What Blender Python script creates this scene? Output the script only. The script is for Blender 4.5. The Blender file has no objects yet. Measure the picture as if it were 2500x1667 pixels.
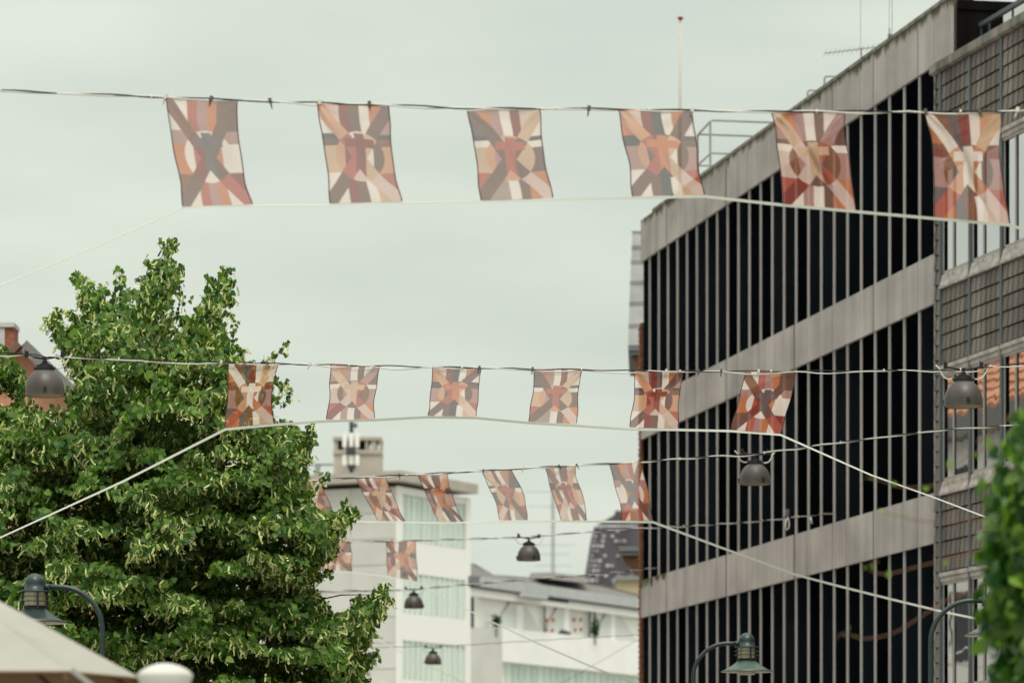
import bpy, math, random
import numpy as np
from mathutils import Vector, Matrix

S = bpy.context.scene
C = S.collection
rnd = random.Random(7)
nrs = np.random.RandomState(11)

# ------------------------------------------------------------------ camera
F = 9375.0                    # focal length in photo pixels (135 mm on a 2500 px wide frame)
HZ = 2040.0                   # horizon row in photo pixels (below the frame: lens shifted up)
EYE = 1.6
cam_d = bpy.data.cameras.new('camera')
cam_d.lens = 135.0
cam_d.sensor_width = 36.0
cam_d.shift_y = (HZ - 833.5) / 2500.0
cam_d.clip_start = 0.5
cam_d.clip_end = 5000.0
cam_d.dof.use_dof = True
cam_d.dof.focus_distance = 39.5
cam_d.dof.aperture_fstop = 2.7
cam = bpy.data.objects.new('camera', cam_d)
cam.location = (0, 0, EYE)
cam.rotation_euler = (math.radians(90), 0, 0)
C.objects.link(cam)
S.camera = cam

# ------------------------------------------------------------------ world: bright overcast sky
SUN_EL, SUN_AZ = math.radians(64), math.radians(168)   # azimuth clockwise from +Y: behind the camera
W = bpy.data.worlds.new('World')
S.world = W
W.use_nodes = True
wt = W.node_tree
for n in list(wt.nodes):
    wt.nodes.remove(n)
def wn(t, **k):
    n = wt.nodes.new(t)
    for a, v in k.items():
        setattr(n, a, v)
    return n
w_out = wn('ShaderNodeOutputWorld')
w_bg = wn('ShaderNodeBackground')
w_bg.inputs['Strength'].default_value = 0.1
w_sky = wn('ShaderNodeTexSky', sky_type='NISHITA', sun_disc=False)
w_sky.sun_elevation = SUN_EL
w_sky.sun_rotation = SUN_AZ
w_sky.air_density = 1.0
w_sky.dust_density = 2.0
tc = wn('ShaderNodeTexCoord')
mp = wn('ShaderNodeMapping')
mp.inputs['Scale'].default_value = (6, 6, 26)
mp.inputs['Location'].default_value = (0.3, 0.1, 0.4)
nz = wn('ShaderNodeTexNoise')
nz.inputs['Scale'].default_value = 1.0
nz.inputs['Detail'].default_value = 3.0
nz.inputs['Roughness'].default_value = 0.45
cr = wn('ShaderNodeValToRGB')
cr.color_ramp.elements[0].position = 0.30
cr.color_ramp.elements[0].color = (0.575, 0.632, 0.555, 1)
cr.color_ramp.elements[1].position = 0.72
cr.color_ramp.elements[1].color = (0.765, 0.812, 0.705, 1)
wt.links.new(tc.outputs['Generated'], mp.inputs['Vector'])
wt.links.new(mp.outputs['Vector'], nz.inputs['Vector'])
wt.links.new(nz.outputs['Fac'], cr.inputs['Fac'])
# an overcast sky is brighter towards the zenith
sep = wn('ShaderNodeSeparateXYZ')
wt.links.new(tc.outputs['Generated'], sep.inputs['Vector'])
m1 = wn('ShaderNodeMath', operation='MAXIMUM'); m1.inputs[1].default_value = 0.0
wt.links.new(sep.outputs['Z'], m1.inputs[0])
m2 = wn('ShaderNodeMath', operation='POWER'); m2.inputs[1].default_value = 2.6
wt.links.new(m1.outputs[0], m2.inputs[0])
m3 = wn('ShaderNodeMath', operation='MULTIPLY_ADD'); m3.inputs[1].default_value = 17.0; m3.inputs[2].default_value = 7.15
wt.links.new(m2.outputs[0], m3.inputs[0])
vm = wn('ShaderNodeVectorMath', operation='SCALE')
wt.links.new(cr.outputs['Color'], vm.inputs[0])
wt.links.new(m3.outputs[0], vm.inputs['Scale'])
wmix = wn('ShaderNodeMixRGB'); wmix.inputs['Fac'].default_value = 0.94
wt.links.new(w_sky.outputs['Color'], wmix.inputs['Color1'])
wt.links.new(vm.outputs['Vector'], wmix.inputs['Color2'])
wt.links.new(wmix.outputs['Color'], w_bg.inputs['Color'])
wt.links.new(w_bg.outputs['Background'], w_out.inputs['Surface'])

sun_d = bpy.data.lights.new('sun', 'SUN')
sun_d.energy = 1.5
sun_d.angle = math.radians(24)
sun_d.color = (1.0, 0.95, 0.88)
sun = bpy.data.objects.new('sun', sun_d)
to_sun = Vector((math.sin(SUN_AZ) * math.cos(SUN_EL), math.cos(SUN_AZ) * math.cos(SUN_EL), math.sin(SUN_EL)))
sun.rotation_euler = to_sun.to_track_quat('Z', 'Y').to_euler()
sun.location = (0, 0, 60)
C.objects.link(sun)

S.view_settings.view_transform = 'Standard'
S.view_settings.look = 'None'
S.view_settings.exposure = 0.50
S.view_settings.gamma = 1.0
S.view_settings.use_curve_mapping = False
S.render.engine = 'CYCLES'
S.cycles.max_bounces = 8
S.cycles.transparent_max_bounces = 12
S.cycles.use_denoising = True

# ------------------------------------------------------------------ helpers
def P(px, py, Y):
    """photo pixel + distance -> point in the street"""
    return Vector(((px - 1250.0) / F * Y, Y, EYE + (HZ - py) / F * Y))

def srgb(r, g, b):
    f = lambda c: (c / 255 / 12.92) if c / 255 <= 0.04045 else ((c / 255 + 0.055) / 1.055) ** 2.4
    return (f(r), f(g), f(b))

class MB:
    """collects shapes for one mesh object"""
    def __init__(s):
        s.v = []; s.f = []
    def quad(s, a, b, c, d):
        i = len(s.v); s.v += [tuple(a), tuple(b), tuple(c), tuple(d)]; s.f.append((i, i + 1, i + 2, i + 3)); return s
    def poly(s, pts):
        i = len(s.v); s.v += [tuple(p) for p in pts]; s.f.append(tuple(range(i, i + len(pts)))); return s
    def obox(s, o, ax, ay, az):
        """box from corner o with edge vectors"""
        o = Vector(o); ax = Vector(ax); ay = Vector(ay); az = Vector(az)
        i = len(s.v)
        for k in range(8):
            s.v.append(tuple(o + ax * (k & 1) + ay * ((k >> 1) & 1) + az * ((k >> 2) & 1)))
        s.f += [(i, i + 2, i + 3, i + 1), (i + 4, i + 5, i + 7, i + 6), (i, i + 1, i + 5, i + 4), (i + 2, i + 6, i + 7, i + 3), (i, i + 4, i + 6, i + 2), (i + 1, i + 3, i + 7, i + 5)]
        return s
    def box(s, x0, y0, z0, x1, y1, z1):
        return s.obox((x0, y0, z0), (x1 - x0, 0, 0), (0, y1 - y0, 0), (0, 0, z1 - z0))
    def prism(s, pts, vec):
        """polygon pts extruded by vec"""
        n = len(pts); i = len(s.v); vec = Vector(vec)
        s.v += [tuple(Vector(p)) for p in pts] + [tuple(Vector(p) + vec) for p in pts]
        s.f.append(tuple(range(i + n - 1, i - 1, -1))); s.f.append(tuple(range(i + n, i + 2 * n)))
        for k in range(n):
            j = (k + 1) % n
            s.f.append((i + k, i + j, i + n + j, i + n + k))
        return s
    def tube(s, pts, r, seg=8, cap=True):
        pts = [Vector(p) for p in pts]; n = len(pts)
        rs = r if isinstance(r, (list, tuple)) else [r] * n
        i0 = len(s.v); up = None
        for k, p in enumerate(pts):
            t = (pts[min(k + 1, n - 1)] - pts[max(k - 1, 0)])
            if t.length < 1e-9: t = Vector((0, 0, 1))
            t.normalize()
            if up is None:
                a = Vector((0, 0, 1)) if abs(t.z) < 0.9 else Vector((1, 0, 0))
                up = (a - t * a.dot(t)).normalized()
            else:
                up = (up - t * up.dot(t))
                if up.length < 1e-6:
                    up = t.orthogonal()
                up.normalize()
            w = t.cross(up)
            for q in range(seg):
                an = 2 * math.pi * q / seg
                s.v.append(tuple(p + (up * math.cos(an) + w * math.sin(an)) * rs[k]))
        for k in range(n - 1):
            for q in range(seg):
                a = i0 + k * seg + q; b = i0 + k * seg + (q + 1) % seg
                s.f.append((a, b, b + seg, a + seg))
        if cap:
            s.f.append(tuple(i0 + q for q in range(seg - 1, -1, -1)))
            s.f.append(tuple(i0 + (n - 1) * seg + q for q in range(seg)))
        return s
    def lathe(s, prof, seg=24, c=(0, 0, 0)):
        i0 = len(s.v); n = len(prof)
        for (r, z) in prof:
            for q in range(seg):
                an = 2 * math.pi * q / seg
                s.v.append((c[0] + r * math.cos(an), c[1] + r * math.sin(an), c[2] + z))
        for k in range(n - 1):
            for q in range(seg):
                a = i0 + k * seg + q; b = i0 + k * seg + (q + 1) % seg
                s.f.append((a, b, b + seg, a + seg))
        return s
    def mesh(s, name, m, smooth=False):
        me = bpy.data.meshes.new(name)
        me.from_pydata(s.v, [], s.f)
        me.materials.append(m)
        if smooth:
            me.polygons.foreach_set('use_smooth', [True] * len(me.polygons))
        me.update()
        return me
    def build(s, name, m, parent=None, smooth=False):
        return put(name, s.mesh(name, m, smooth), parent)

def put(name, me, parent=None, mat=None):
    o = bpy.data.objects.new(name, me)
    C.objects.link(o)
    if parent is not None:
        o.parent = parent
    if mat is not None:
        o.matrix_local = mat
    return o

def tag(o, label=None, cat=None, group=None, kind=None):
    if label: o['label'] = label
    if cat: o['category'] = cat
    if group: o['group'] = group
    if kind: o['kind'] = kind
    return o

def thing(name, label, cat, loc=(0, 0, 0), group=None):
    o = bpy.data.objects.new(name, None)
    o.empty_display_size = 0.1
    C.objects.link(o)
    o.location = loc
    return tag(o, label, cat, group)

def copy_thing(root, loc, label, rotz=0.0):
    r = root.copy(); C.objects.link(r)
    r.location = loc; r.rotation_euler = (0, 0, rotz); r['label'] = label
    for ch in list(root.children):
        c = ch.copy(); C.objects.link(c); c.parent = r
        for g in list(ch.children):
            d = g.copy(); C.objects.link(d); d.parent = c
    return r

# ------------------------------------------------------------------ materials
MATS = {}
def mat(name, col, rough=0.7, spec=0.3, metal=0.0, noise=0.0, nscale=(6, 6, 6), bump=0.0, bscale=40.0, rand=0.0, streak=0.0, sscale=(5, 5, 0.25), trans=0.0, world=False):
    """principled with colour grain, vertical streaks of dirt, relief and per-object variation"""
    m = bpy.data.materials.new(name); m.use_nodes = True
    t = m.node_tree; L = t.links
    b = t.nodes['Principled BSDF']
    b.inputs['Base Color'].default_value = (*col, 1)
    b.inputs['Roughness'].default_value = rough
    b.inputs['Specular IOR Level'].default_value = spec
    b.inputs['Metallic'].default_value = metal
    co = t.nodes.new('ShaderNodeTexCoord')
    vec = t.nodes.new('ShaderNodeNewGeometry').outputs['Position'] if world else co.outputs['Object']
    cur = None
    def mult(src, scale, lo, hi, detail=4.0):
        nonlocal cur
        mpn = t.nodes.new('ShaderNodeMapping'); mpn.inputs['Scale'].default_value = scale
        L.new(vec, mpn.inputs['Vector'])
        n = t.nodes.new('ShaderNodeTexNoise'); n.inputs['Scale'].default_value = 1.0; n.inputs['Detail'].default_value = detail
        L.new(mpn.outputs['Vector'], n.inputs['Vector'])
        mr = t.nodes.new('ShaderNodeMapRange')
        mr.inputs['From Min'].default_value = 0.3; mr.inputs['From Max'].default_value = 0.7
        mr.inputs['To Min'].default_value = lo; mr.inputs['To Max'].default_value = hi
        L.new(n.outputs['Fac'], mr.inputs['Value'])
        v = t.nodes.new('ShaderNodeVectorMath'); v.operation = 'SCALE'
        if cur is None:
            v.inputs[0].default_value = col
        else:
            L.new(cur, v.inputs[0])
        L.new(mr.outputs['Result'], v.inputs['Scale'])
        cur = v.outputs['Vector']
    if noise: mult(None, nscale, 1 - noise, 1 + noise)
    if streak: mult(None, sscale, 1 - streak, 1 + streak * 0.6)
    if rand:
        oi = t.nodes.new('ShaderNodeObjectInfo')
        mr = t.nodes.new('ShaderNodeMapRange')
        mr.inputs['To Min'].default_value = 1 - rand; mr.inputs['To Max'].default_value = 1 + rand
        L.new(oi.outputs['Random'], mr.inputs['Value'])
        v = t.nodes.new('ShaderNodeVectorMath'); v.operation = 'SCALE'
        if cur is None:
            v.inputs[0].default_value = col
        else:
            L.new(cur, v.inputs[0])
        L.new(mr.outputs['Result'], v.inputs['Scale'])
        cur = v.outputs['Vector']
    if cur is not None:
        L.new(cur, b.inputs['Base Color'])
    if bump:
        n = t.nodes.new('ShaderNodeTexNoise'); n.inputs['Scale'].default_value = bscale; n.inputs['Detail'].default_value = 4
        L.new(co.outputs['Object'], n.inputs['Vector'])
        bp = t.nodes.new('ShaderNodeBump'); bp.inputs['Strength'].default_value = bump; bp.inputs['Distance'].default_value = 0.02
        L.new(n.outputs['Fac'], bp.inputs['Height'])
        L.new(bp.outputs['Normal'], b.inputs['Normal'])
    if trans:
        tr = t.nodes.new('ShaderNodeBsdfTranslucent')
        if cur is not None: L.new(cur, tr.inputs['Color'])
        else: tr.inputs['Color'].default_value = (*col, 1)
        mx = t.nodes.new('ShaderNodeMixShader'); mx.inputs['Fac'].default_value = trans
        L.new(b.outputs['BSDF'], mx.inputs[1]); L.new(tr.outputs['BSDF'], mx.inputs[2])
        L.new(mx.outputs['Shader'], t.nodes['Material Output'].inputs['Surface'])
    MATS[name] = m
    return m

M_paving = mat('paving', (0.28, 0.26, 0.24), 0.85, 0.2, noise=0.2, nscale=(2, 2, 2))
M_concrete = mat('concrete', (0.425, 0.385, 0.378), 0.85, 0.2, noise=0.18, nscale=(0.5, 0.5, 0.9), streak=0.17, sscale=(2.4, 2.4, 0.16), bump=0.15, rand=0.06, world=True)
M_fin = mat('fin_concrete', (0.455, 0.425, 0.42), 0.85, 0.2, noise=0.10, nscale=(3, 3, 0.6), rand=0.07, world=True)
M_blackglass = mat('black_glazing', (0.0046, 0.0060, 0.0076), 0.8, 0.0, noise=0.5, nscale=(1, 1, 0.5), rand=0.8)
M_darkwall = mat('dark_cladding', (0.0075, 0.0065, 0.0065), 0.8, 0.03, noise=0.25, nscale=(3, 3, 0.3))
M_tile = mat('slate_tile', (0.175, 0.152, 0.137), 0.75, 0.25, noise=0.22, nscale=(1.1, 1.1, 0.7), streak=0.38, sscale=(2.6, 2.6, 0.16), rand=0.13, bump=0.1, world=True)
M_tileback = mat('joint_shadow_board', (0.02, 0.019, 0.018), 0.9, 0.1)
M_cornice = mat('stained_cornice', (0.22, 0.20, 0.18), 0.8, 0.2, noise=0.3, nscale=(4, 4, 1), streak=0.45, sscale=(3.5, 3.5, 0.5), world=True)
M_bluegrey = mat('blue_grey_steel', (0.085, 0.105, 0.12), 0.5, 0.35, noise=0.08, nscale=(3, 3, 0.5))
M_sill = mat('sill_stone', (0.42, 0.38, 0.36), 0.8, 0.2, noise=0.25, nscale=(5, 5, 9), streak=0.15)
M_frame = mat('window_frame', (0.36, 0.33, 0.31), 0.6, 0.3, noise=0.06)
M_brick = mat('red_brick', (0.27, 0.105, 0.065), 0.85, 0.2, noise=0.35, nscale=(14, 14, 14), rand=0.2)
M_mortar = mat('mortar', (0.10, 0.075, 0.06), 0.9, 0.1)
M_lead = mat('pale_lead_cladding', (0.50, 0.50, 0.50), 0.6, 0.3, noise=0.1, nscale=(2, 2, 4), streak=0.1, rand=0.06)
M_wood = mat('dark_timber', (0.10, 0.055, 0.03), 0.8, 0.2, noise=0.2)
M_gutter = mat('grey_gutter', (0.16, 0.17, 0.18), 0.6, 0.3)
M_moss = mat('moss', (0.11, 0.115, 0.045), 0.95, 0.05, noise=0.4, nscale=(5, 5, 5))
M_pipe = mat('galvanised_pipe', (0.30, 0.28, 0.27), 0.5, 0.4, noise=0.05)
M_wire = mat('antenna_metal', (0.16, 0.14, 0.13), 0.5, 0.4)
M_pole = mat('white_painted_pole', (0.52, 0.48, 0.44), 0.5, 0.3)
M_redball = mat('red_finial', (0.35, 0.06, 0.035), 0.5, 0.3)
M_green = mat('green_lamp_enamel', (0.013, 0.028, 0.027), 0.38, 0.5, noise=0.18, nscale=(7, 7, 7), bump=0.03)
M_shade = mat('weathered_green_shade', (0.055, 0.085, 0.07), 0.45, 0.45, noise=0.3, nscale=(5, 5, 5))
M_black = mat('black_metal', (0.012, 0.013, 0.015), 0.5, 0.3)
M_lampglass = mat('lamp_glass', (0.50, 0.45, 0.30), 0.2, 0.5, noise=0.25, nscale=(40, 40, 2))
M_lens = mat('frosted_lens', (0.45, 0.38, 0.31), 0.4, 0.4)
M_dome = mat('weathered_dome', (0.062, 0.050, 0.044), 0.42, 0.45, noise=0.22, nscale=(6, 6, 3), bump=0.03)
M_domein = mat('dome_inside', (0.42, 0.35, 0.24), 0.6, 0.3)
M_blackcord = mat('black_cord', (0.016, 0.016, 0.018), 0.7, 0.2)
M_whitecord = mat('white_cord', (0.62, 0.59, 0.53), 0.6, 0.3)
M_clip = mat('clip_metal', (0.10, 0.085, 0.075), 0.5, 0.4)
M_ribbon = mat('white_ribbon', (0.70, 0.71, 0.65), 0.7, 0.2, trans=0.45)
M_canvas = mat('cream_canvas', (0.43, 0.415, 0.37), 0.85, 0.1, noise=0.06, nscale=(3, 3, 3), bump=0.5, bscale=3.0, trans=0.22)
M_canvas2 = mat('white_canvas', (0.66, 0.645, 0.60), 0.85, 0.1, noise=0.04, nscale=(3, 3, 3), trans=0.15)
M_undershade = mat('brown_undershade', (0.20, 0.125, 0.075), 0.9, 0.05)  # brown puts the shade under the canopy into the colour; also on the edges
M_timber = mat('parasol_timber', (0.20, 0.11, 0.06), 0.7, 0.2, noise=0.2)
M_peach = mat('peach_plaster', (0.60, 0.30, 0.20), 0.9, 0.1, noise=0.10, nscale=(2.0, 2.0, 2.0), streak=0.12)
M_brownroof = mat('brown_roof_edge', (0.17, 0.105, 0.085), 0.85, 0.1, noise=0.2)
M_rooftile = mat('terracotta_roof', (0.52, 0.25, 0.155), 0.85, 0.15, noise=0.2, nscale=(3, 3, 3), rand=0.1)
M_verge = mat('grey_verge', (0.20, 0.19, 0.19), 0.7, 0.2)
M_whitewall = mat('white_render', (0.85, 0.84, 0.81), 0.85, 0.15, noise=0.03, nscale=(1, 1, 1))
M_palestone = mat('pale_stone_panel', (0.61, 0.60, 0.57), 0.85, 0.15, noise=0.05, nscale=(1, 1, 1), rand=0.05)
M_slab = mat('roof_slab_concrete', (0.42, 0.38, 0.335), 0.85, 0.15, noise=0.1, nscale=(1, 1, 1))
M_whiteframe = mat('white_metal_frame', (0.84, 0.83, 0.80), 0.6, 0.3)
M_greenglass = mat('green_glass_panel', (0.56, 0.68, 0.61), 0.25, 0.5, rand=0.10)
M_flatroof = mat('grey_bitumen_roof', (0.17, 0.155, 0.15), 0.85, 0.15, noise=0.15)
M_seam = mat('zinc_standing_seam', (0.24, 0.24, 0.24), 0.5, 0.3, noise=0.08, rand=0.06)
M_greypanel = mat('grey_white_partition', (0.62, 0.64, 0.62), 0.8, 0.2)
M_orange = mat('orange_box', (0.55, 0.12, 0.05), 0.6, 0.2)
M_darkthing = mat('dark_garden_furniture', (0.06, 0.06, 0.07), 0.7, 0.2)
M_tower = mat('purple_brown_cladding', (0.085, 0.074, 0.088), 0.7, 0.2, noise=0.25, nscale=(0.5, 0.5, 0.1))
M_towerpane = mat('tower_window', (0.42, 0.42, 0.44), 0.15, 0.6, rand=0.5)
M_yellow = mat('yellow_plaster', (0.44, 0.37, 0.25), 0.85, 0.1)
M_bark = mat('bark', (0.07, 0.055, 0.04), 0.9, 0.1, noise=0.3, nscale=(12, 12, 3), bump=0.3)
M_twig = mat('twig', (0.06, 0.045, 0.03), 0.8, 0.1)
M_vinestem = mat('reddish_vine_stem', (0.17, 0.085, 0.055), 0.6, 0.2)
M_glassmirror = None

M_parapet = M_concrete.copy(); M_parapet.name = 'mossy_concrete'
_t = M_parapet.node_tree; _b = _t.nodes['Principled BSDF']
_src = _b.inputs['Base Color'].links[0].from_socket
_co = _t.nodes.new('ShaderNodeTexCoord')
_sx = _t.nodes.new('ShaderNodeSeparateXYZ'); _t.links.new(_co.outputs['Object'], _sx.inputs['Vector'])
_mp = _t.nodes.new('ShaderNodeMapping'); _mp.inputs['Scale'].default_value = (3.2, 3.2, 0.7)
_t.links.new(_t.nodes.new('ShaderNodeNewGeometry').outputs['Position'], _mp.inputs['Vector'])
_n = _t.nodes.new('ShaderNodeTexNoise'); _n.inputs['Scale'].default_value = 1.0; _n.inputs['Detail'].default_value = 6.0; _n.inputs['Roughness'].default_value = 0.65
_t.links.new(_mp.outputs['Vector'], _n.inputs['Vector'])
_ma = _t.nodes.new('ShaderNodeMath'); _ma.operation = 'MULTIPLY_ADD'; _ma.inputs[1].default_value = 0.62
_t.links.new(_n.outputs['Fac'], _ma.inputs[0]); _t.links.new(_sx.outputs['Z'], _ma.inputs[2])
_mr = _t.nodes.new('ShaderNodeMapRange'); _mr.inputs['From Min'].default_value = 1.14; _mr.inputs['From Max'].default_value = 1.27
_t.links.new(_ma.outputs[0], _mr.inputs['Value'])
_mx = _t.nodes.new('ShaderNodeMixRGB'); _mx.inputs['Color2'].default_value = (0.085, 0.085, 0.042, 1)
_t.links.new(_mr.outputs['Result'], _mx.inputs['Fac']); _t.links.new(_src, _mx.inputs['Color1'])
_t.links.new(_mx.outputs['Color'], _b.inputs['Base Color'])

def leaf_mat(name, ca, cb, rough=0.45, transl=0.3, attr='lv', spec=0.35):
    m = bpy.data.materials.new(name); m.use_nodes = True
    t = m.node_tree; L = t.links; b = t.nodes['Principled BSDF']
    b.inputs['Roughness'].default_value = rough
    b.inputs['Specular IOR Level'].default_value = spec
    a = t.nodes.new('ShaderNodeAttribute'); a.attribute_name = attr
    mx = t.nodes.new('ShaderNodeMixRGB')
    mx.inputs['Color1'].default_value = (*ca, 1); mx.inputs['Color2'].default_value = (*cb, 1)
    L.new(a.outputs['Fac'], mx.inputs['Fac'])
    L.new(mx.outputs['Color'], b.inputs['Base Color'])
    tr = t.nodes.new('ShaderNodeBsdfTranslucent')
    sc = t.nodes.new('ShaderNodeMixRGB'); sc.blend_type = 'MULTIPLY'; sc.inputs['Fac'].default_value = 1
    sc.inputs['Color2'].default_value = (1.35, 1.5, 0.7, 1)
    L.new(mx.outputs['Color'], sc.inputs['Color1']); L.new(sc.outputs['Color'], tr.inputs['Color'])
    ms = t.nodes.new('ShaderNodeMixShader'); ms.inputs['Fac'].default_value = transl
    L.new(b.outputs['BSDF'], ms.inputs[1]); L.new(tr.outputs['BSDF'], ms.inputs[2])
    L.new(ms.outputs['Shader'], t.nodes['Material Output'].inputs['Surface'])
    return m
M_leaf = leaf_mat('lime_leaf', (0.024, 0.080, 0.017), (0.20, 0.31, 0.050), 0.45, 0.38, 'lv', 0.22)
M_bract = leaf_mat('lime_bract', (0.50, 0.53, 0.19), (0.76, 0.75, 0.42), 0.6, 0.3, 'lv', 0.15)
M_vleaf = leaf_mat('vine_leaf', (0.008, 0.055, 0.010), (0.19, 0.33, 0.045), 0.35, 0.40, 'lv', 0.45)

# coated window glass: mirrors the sky and the houses across the street
m = bpy.data.materials.new('coated_window_glass'); m.use_nodes = True
t = m.node_tree
g = t.nodes.new('ShaderNodeBsdfGlossy'); g.inputs['Color'].default_value = (0.80, 0.80, 0.80, 1); g.inputs['Roughness'].default_value = 0.02
nzz = t.nodes.new('ShaderNodeTexNoise'); nzz.inputs['Scale'].default_value = 1.3
tcc = t.nodes.new('ShaderNodeTexCoord'); t.links.new(tcc.outputs['Object'], nzz.inputs['Vector'])
bb = t.nodes.new('ShaderNodeBump'); bb.inputs['Strength'].default_value = 0.04; bb.inputs['Distance'].default_value = 0.05
t.links.new(nzz.outputs['Fac'], bb.inputs['Height']); t.links.new(bb.outputs['Normal'], g.inputs['Normal'])
df = t.nodes.new('ShaderNodeBsdfDiffuse'); df.inputs['Color'].default_value = (0.01, 0.013, 0.015, 1)
mxs = t.nodes.new('ShaderNodeMixShader'); mxs.inputs['Fac'].default_value = 0.92
t.links.new(df.outputs['BSDF'], mxs.inputs[1]); t.links.new(g.outputs['BSDF'], mxs.inputs[2])
t.links.new(mxs.outputs['Shader'], t.nodes['Material Output'].inputs['Surface'])
M_glassmirror = m

# printed, thin, see-through cloth
def cloth_mat(name, transp):
    m = bpy.data.materials.new(name); m.use_nodes = True
    t = m.node_tree; L = t.links
    for n in list(t.nodes):
        if n.type == 'BSDF_PRINCIPLED': t.nodes.remove(n)
    a = t.nodes.new('ShaderNodeAttribute'); a.attribute_name = 'print'
    d = t.nodes.new('ShaderNodeBsdfDiffuse'); tr = t.nodes.new('ShaderNodeBsdfTranslucent')
    tp = t.nodes.new('ShaderNodeBsdfTransparent')
    L.new(a.outputs['Color'], d.inputs['Color'])
    ds = t.nodes.new('ShaderNodeMixRGB'); ds.inputs['Fac'].default_value = 0.24; ds.inputs['Color2'].default_value = (0.60, 0.53, 0.49, 1)
    L.new(a.outputs['Color'], ds.inputs['Color1']); L.new(ds.outputs['Color'], tr.inputs['Color'])
    m1_ = t.nodes.new('ShaderNodeMixShader'); m1_.inputs['Fac'].default_value = 0.48
    L.new(d.outputs['BSDF'], m1_.inputs[1]); L.new(tr.outputs['BSDF'], m1_.inputs[2])
    m2_ = t.nodes.new('ShaderNodeMixShader'); m2_.inputs['Fac'].default_value = transp
    L.new(m1_.outputs['Shader'], m2_.inputs[1]); L.new(tp.outputs['BSDF'], m2_.inputs[2])
    L.new(m2_.outputs['Shader'], t.nodes['Material Output'].inputs['Surface'])
    return m
M_cloth = cloth_mat('printed_thin_cloth', 0.25)
M_hem = mat('dark_hem', (0.055, 0.028, 0.028), 0.8, 0.1)

# ------------------------------------------------------------------ ground
gm = MB(); gm.quad((-2500, -500, 0), (2500, -500, 0), (2500, 4500, 0), (-2500, 4500, 0))
tag(gm.build('ground', M_paving), 'paved square and street below the frame', kind='structure')

# ------------------------------------------------------------------ black banded office building (right)
A1 = 0.189
n1 = math.hypot(A1, 1.0)
D1 = Vector((-A1, 1.0, 0)) / n1          # along the street, away from the camera
O1 = Vector((-1.0, -A1, 0)) / n1         # out towards the street
Z = Vector((0, 0, 1))
def F1(Y, z, out=0.0):
    return Vector((20.4 - A1 * Y, Y, z)) + O1 * out
Y0, Y1 = 66.9, 91.38
LEV = [(15.25, 16.24), (11.03, 11.91), (6.79, 7.68), (2.55, 3.43)]   # concrete bands (bottom, top)
office = thing('office_building', 'black office block with pale concrete bands and close vertical fins', 'building', F1(80, 0))
def onb(root, mb, name, m, smooth=False):
    """build in world coordinates, parent without moving"""
    o = mb.build(name, m, None, smooth)
    o.parent = root
    o.matrix_local = root.matrix_basis.inverted() if root.type == 'EMPTY' else Matrix.Identity(4)
    return o
bpy.context.view_layer.update()

core = MB()
a = F1(Y0, 0, -0.3); b = F1(Y1, 0, -0.3)
core.obox(a, b - a, O1 * -14, Z * 16.0)
onb(office, core, 'wall', M_darkwall)
finY = [90.64 - k * 0.9384 for k in range(26)]
edges = [Y1] + finY + [Y0]
inv_off = office.matrix_basis.inverted()
def child(root, me, name, loc, rot=None):
    o = bpy.data.objects.new(name, me)
    C.objects.link(o)
    o.parent = root
    mw = Matrix.Translation(loc)
    if rot is not None:
        mw = mw @ rot
    o.matrix_local = root.matrix_basis.inverted() @ mw
    return o
R1 = Matrix((D1, O1, Z)).transposed().to_4x4()   # local x: along, y: out, z: up
for (lo, hi) in ((11.91, 15.25), (7.68, 11.03), (3.43, 6.79), (0.1, 2.55)):
    h = hi - lo
    pm = MB().box(-0.4692 * n1, -0.30, 0.0, 0.4692 * n1, 0.0, h).mesh('window', M_blackglass)
    fm = MB()
    fm.prism([(-0.036, -0.02, 0), (0.036, -0.02, 0), (0.030, 0.032, 0), (-0.030, 0.032, 0)], (0, 0, h))
    fme = fm.mesh('fin', M_fin)
    for k in range(len(edges) - 1):
        ya, yb = edges[k], edges[k + 1]
        o = child(office, pm, 'window', F1((ya + yb) / 2, lo), R1)
        o.scale.x = (ya - yb) / 0.9384
    for yk in finY:
        child(office, fme, 'fin', F1(yk, lo), R1)
# concrete bands cut into panels with open joints, faint ribs where the fins run on
pj = [Y1 + 0.05] + [finY[k] for k in range(2, 26, 3)] + [Y0]
for bi, (lo, hi) in enumerate(LEV):
    for k in range(len(pj) - 1):
        ya, yb = pj[k] - (0.026 if k % 2 else 0.012), pj[k + 1] + (0.012 if k % 2 else 0.026)
        Lp = (ya - yb) * n1
        pmb = MB()
        dj = rnd.uniform(-0.004, 0.004)
        pmb.obox((-Lp / 2, -0.25, 0), (Lp, 0, 0), (0, 0.25 + 0.058 + dj, 0), (0, 0, hi - lo))
        mid = (ya + yb) / 2
        for yk in finY:
            if yb + 0.1 < yk < ya - 0.1:
                x = (yk - mid) * n1
                pmb.box(x - 0.03, 0.0, 0.01, x + 0.03, 0.067 + dj, hi - lo - 0.01)
        pme_ = pmb.mesh('concrete_panel', M_parapet if bi == 0 else M_concrete)
        pme_.materials.append(M_mortar)
        for q_ in (4, 5): pme_.polygons[q_].material_index = 1
        child(office, pme_, 'concrete_panel', F1(mid, lo), R1)
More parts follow.
